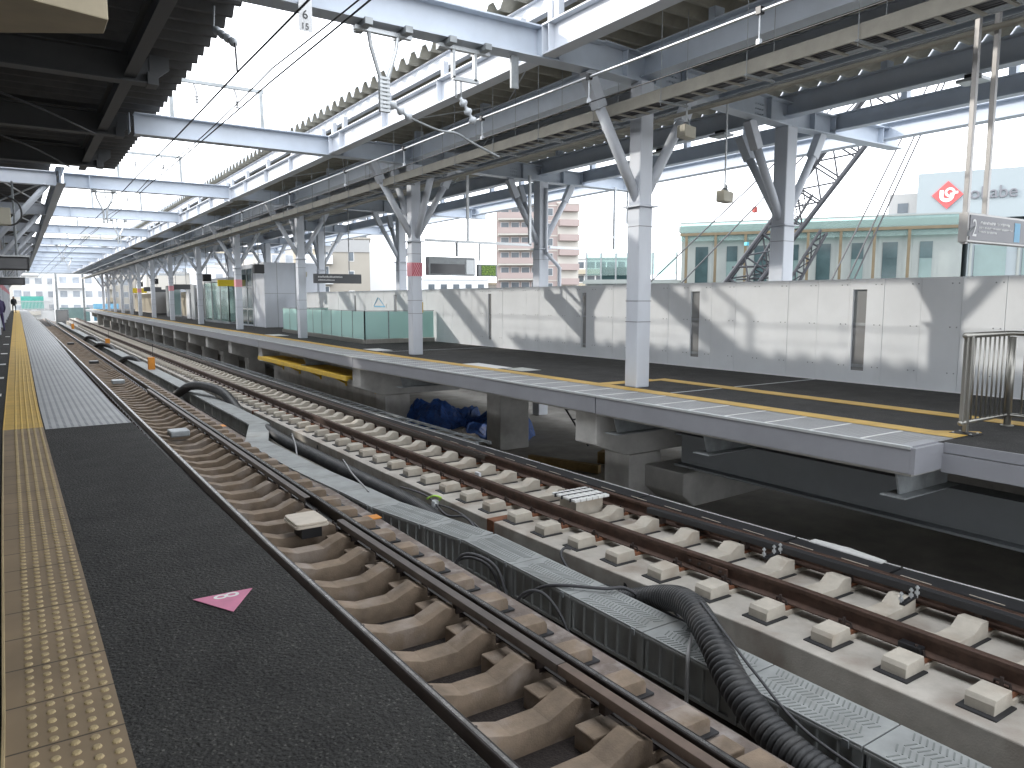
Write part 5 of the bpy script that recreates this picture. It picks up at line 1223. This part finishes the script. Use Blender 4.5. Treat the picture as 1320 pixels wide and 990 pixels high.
# end-of-track details
t = thing('construction_sheet', 'green construction sheeting at the end of the left platform', 'sheeting', (2, 128, 0)); MB().box(.6, 3.4, 128, 128.2, .1, 1.9).build('sheet', 'teal', t)
t = thing('construction_sheet', 'light blue construction sheeting beside the end of the far platform', 'sheeting', (11, 130, 0)); MB().box(9.8, 13.2, 130, 130.2, -1.8, .8).build('sheet', 'sky_blue_sheet', t)
t = thing('construction_sheet', 'pale green sheeting between the tracks far ahead', 'sheeting', (7, 133, -2)); MB().box(5.5, 9.5, 133, 133.2, -1.9, .2).build('sheet', 'pane_pale', t)
t = thing('relay_box', 'grey square equipment box at the far end of the near track', 'equipment box', (5.2, 118, -1.8)); MB().box(4.4, 5.9, 118, 119, -1.9, .1).build('body', 'galv', t, bevel=.03); MB().box(4.6, 5.7, 117.97, 118, -1.5, -.1).build('door', 'apt_grey', t)
t = thing('white_fence', 'white picket barrier at the end of the left platform', 'fence', (1.5, 121, 0))
b = MB()
for k in range(26): b.box(.1+k*.16, .16+k*.16, 121, 121.04, -.2, 1.3)
b.build('picket', 'white', t); MB().box(.1, 4.2, 120.97, 121.0, 1.1, 1.2).build('rail', 'white', t); MB().box(.1, 4.2, 120.97, 121.0, .1, .2).build('rail', 'white', t)
for x, y, l in ((4.9, 124, 'distant pale catenary mast straight ahead, the left one'), (8.4, 127, 'distant pale catenary mast straight ahead, the right one')):
    t = thing('catenary_mast', l, 'mast', (x, y, -2), 'distant catenary masts'); MB().box(x-.13, x+.13, y-.13, y+.13, -2, 8.2).build('mast', 'galv', t)
    b = MB(); b.bar((x, y, 6.9), (x-2.6, y, 6.6), .08); b.bar((x, y, 5.6), (x-2.6, y, 6.6), .06); b.build('arm', 'galv', t)
b = MB(); b.bar((-2, 124.5, 5.2), (22, 124.5, 5.2), .25); b.bar((-2, 124.5, 6.0), (22, 124.5, 6.0), .12)
for k in range(24): b.bar((-2+k, 124.5, 5.2), (-1.5+k, 124.5, 6.0), .06)
tag(b.build('signal_gantry', 'galv'), 'lattice gantry beam spanning the tracks far ahead', 'gantry')

# glass walled building under a white block with the red diamond sign
def gb(t, BX):
    for k in range(8):
        s = .3+k*1.62
        BX(MB(), s, s+.14, -.60, -.50, -3, 5.15).build('gold_mullion', 'gold', t)
        b = BX(MB(), s+.30, s+1.45, -.02, .01, -3, 4.9); b.build('wall_strip', 'mullion_green', t)
        BX(MB(), s+.52+(.12 if k % 2 else 0), s+1.22, -.06, -.03, -3, 4.45).build('pane', 'pane_pale' if k % 2 else 'pane_dark', t)
        BX(MB(), s+.52+(.12 if k % 2 else 0), s+1.22, -.075, -.062, 3.6, 4.45).build('dark_transom', 'pane_dark', t)
    BX(MB(), 0, 14.2, -.62, -.52, 5.05, 5.2).build('gold_rail', 'gold', t)
    BX(MB(), 0, 14.3, -.5, -.46, 4.75, 5.75).build('outer_glass', 'clear_glass', t)
    b = MB()
    for k in range(9): s = .4+k*1.62
    BX(MB(), 0, 14.3, -.52, -.44, 5.75, 5.83).build('glass_edge', 'mullion_green', t)
c = (32.5, 31.2); u = (40.55-32.5, 19.5-31.2)
bldg('glass_building', 'green glass fronted building with gold mullions behind the fence at right', c, u, 14.2, 6, -8, 5.3, 'mullion_green', 1, gb, 'mullion_green')
def gb2(t, BX):
    for s in (.3, 2.4, 4.6, 6.8): BX(MB(), s, s+1.4, -.05, .01, -2, 4.2).build('pane', 'pane_pale', t); BX(MB(), s-.22, s-.12, -.12, 0, -3, 5).build('mullion', 'mullion_green', t)
bldg('corner_building', 'pale glass side front of the green glass building below the hanging sign', (40.7, 19.3), (.6, -.8), 8, 6, -8, 4.9, 'okabe_wall', 1, gb2, 'mullion_green')
def gp(t, BX):
    for s in (0, .9, 1.8, 2.9, 4.0, 5.4): BX(MB(), s, s+.09, -.1, 0, -3, 4.3).build('mullion', 'galv', t)
    BX(MB(), 0, 5.4, -.04, -.01, 2.9, 4.2).build('glass_pane', 'clear_glass', t); BX(MB(), .9, 3.6, .3, .5, 2.6, 3.4).build('inner_pane', 'pane_dark', t); BX(MB(), 0, 5.4, -.12, 0, 2.55, 2.65).build('rail', 'mullion_green', t)
bldg('glass_pavilion', 'small clear glass pavilion frame left of the nearest big column', (29.2, 35.9), (3, -3.6), 5.5, 3, -8, 2.4, 'mullion_green', 1, gp)
# white block with emblem
def ok(t, BX): pass
W0 = Vector((52.8, 28.6, 0)); W1 = Vector((58.6, 17.0, 0)); uu = (W1-W0).normalized(); bk = Vector((-uu.y, uu.x, 0)); nrm = -bk
if nrm.dot(-W0) < 0: nrm = -nrm
t = thing('white_block_building', 'white building block with a red diamond emblem and dark letters behind the glass front', 'building', (55, 24, -8))
def BXW(b, s0, s1, d0, d1, za, zb):
    i = len(b.v)
    for z in (za, zb):
        for s, d in ((s0, d0), (s1, d0), (s1, d1), (s0, d1)): p = W0+uu*s-nrm*d; b.v.append((p.x, p.y, z))
    for f in ((0,3,2,1),(4,5,6,7),(0,1,5,4),(1,2,6,5),(2,3,7,6),(3,0,4,7)): b.face([i+a for a in f])
    return b
BXW(MB(), 0, 15, 0, 8, 6.9, 10.1).build('upper_wall', 'okabe_wall', t); BXW(MB(), -2.6, 16, 1.4, 9, -8, 7.6).build('lower_wall', 'okabe_wall', t)
BXW(MB(), 2.2, 15, .8, 1.4, 4.5, 6.8).build('window_band', 'window_dark', t); BXW(MB(), -2.0, 0, 4, 8, 7.6, 9.3).build('roof_cabin', 'apt_grey', t)
BXW(MB(), -1.4, -.7, 3.96, 4, 7.9, 8.6).build('cabin_window', 'window_dark', t)
def wp(s, z, off): p = W0+uu*s+nrm*off; return (p.x, p.y, z)
cs, cz, hd = 1.82, 8.55, .93
P = [wp(cs-hd, cz, .02), wp(cs, cz-hd, .02), wp(cs+hd, cz, .02), wp(cs, cz+hd, .02)]
MB().poly_extrude(P, nrm*.08).build('red_diamond', 'logo_red', t)
def band(pts, w_, off, b):
    """flat ribbon on the wall through (s, z) points"""
    for i in range(len(pts)-1):
        a = Vector((pts[i][0], pts[i][1])); c_ = Vector((pts[i+1][0], pts[i+1][1])); d = (c_-a).normalized(); n_ = Vector((-d.y, d.x))*w_/2; a = a-d*.02; c_ = c_+d*.02
        Q = [a+n_, a-n_, c_-n_, c_+n_]; b.poly_extrude([wp(q.x, q.y, off) for q in Q], nrm*.03)
b = MB()
band([(cs-.36, cz+.30), (cs-.36, cz-.05)], .24, .11, b)
band([(cs-.36+.0, cz-.05), (cs-.33, cz-.20), (cs-.22, cz-.32), (cs-.05, cz-.37), (cs+.12, cz-.33), (cs+.24, cz-.22), (cs+.28, cz-.05), (cs+.27, cz+.1)], .24, .115, b)
ring = [(cs+.14+.24*math.cos(a), cz+.16+.24*math.sin(a)) for a in [math.pi*2*k/16 for k in range(17)]]
band(ring, .16, .12, b); band([(cs+.36, cz+.12), (cs+.60, cz+.14)], .16, .12, b)
b.build('white_emblem', 'white', t)
text('okabe', 1.15, 'sign_grey', 'letters', t, frame_mtx(wp(cs+1.28, 8.2, .06), tuple(uu), (0, 0, 1)) @ Matrix.Diagonal((.98, 1, 1, 1)), .05)

# ------------------------------------------------------------------ lattice boom crane
t = thing('crawler_crane', 'dark lattice boom crane leaning right behind the fence at the rear column', 'crane', (29.3, 24.3, -8))
def lattice(p, q, w0, w1, n, name, m='crane_dark', r_=.05):
    p = Vector(p); q = Vector(q); d = (q-p).normalized(); side = d.cross(Vector((0, 0, 1))).normalized(); up = side.cross(d)
    b = MB(); C4 = []
    for sx, sz in ((1, 1), (-1, 1), (-1, -1), (1, -1)):
        C4.append([p+(q-p)*k/n + (side*sx+up*sz)*(w0+(w1-w0)*k/n)/2 for k in range(n+1)]); b.tube([C4[-1][0], C4[-1][-1]], r_, 6)
    for k in range(n):
        for a in range(4):
            c_ = (a+1) % 4; b.tube([C4[a][k], C4[c_][k]], r_*.5, 5)
            b.tube([C4[a][k], C4[c_][k+1]] if k % 2 else [C4[c_][k], C4[a][k+1]], r_*.5, 5)
    b.build(name, m, t)
lattice((28.0, 26.0, -1.0), (34.4, 17.1, 14.5), 1.25, 1.35, 15, 'boom', 'crane_dark', .085)
lattice((28.8, 24.6, .2), (31.1, 22.0, 6.4), .50, .50, 12, 'mast', 'crane_dark', .05)
lattice((29.9, 23.4, -.4), (31.6, 21.4, 4.6), .55, .30, 8, 'mast', 'crane_dark', .06)
MB().cbox((29.7, 23.8, 0), (2.6, 2.4, 3.2)).build('cab', 'crane_dark', t, bevel=.1); MB().cbox((29.7, 23.8, -5), (3.4, 4.2, 5.9)).build('undercarriage', 'crane_dark', t, bevel=.1)
b = MB(); b.tube([(29.0, 24.5, 3.0), (30.4, 22.8, 3.05)], .05, 6); b.tube([(29.2, 24.4, 2.4), (30.3, 22.9, 2.5)], .04, 6); b.build('crane_pipe', 'crane_dark', t)
MB().cbox((30.02, 24.1, 5.75), (.2, .2, .28)).build('red_lamp', 'crane_red', t, bevel=.04)
for p in ((29.4, 24.0, 4.1), (30.5, 22.9, 4.1)): MB().cbox(p, (.16, .16, .16)).build('blue_clip', 'crane_blue', t)
b = MB()
for a, c_ in (((26.5, 27.5, 2.3), (33.5, 18.2, 13.5)), ((27.3, 27.0, 1.6), (33.9, 18, 13.5)), ((30.2, 20.4, 1.4), (33.8, 17.0, 13)), ((30.8, 20.0, 1.4), (34.1, 16.8, 13)), ((31.0, 19.8, 1.4), (34.3, 16.7, 13))): b.tube([a, c_], .035, 5)
b.build('stay_rope', 'cable', t)
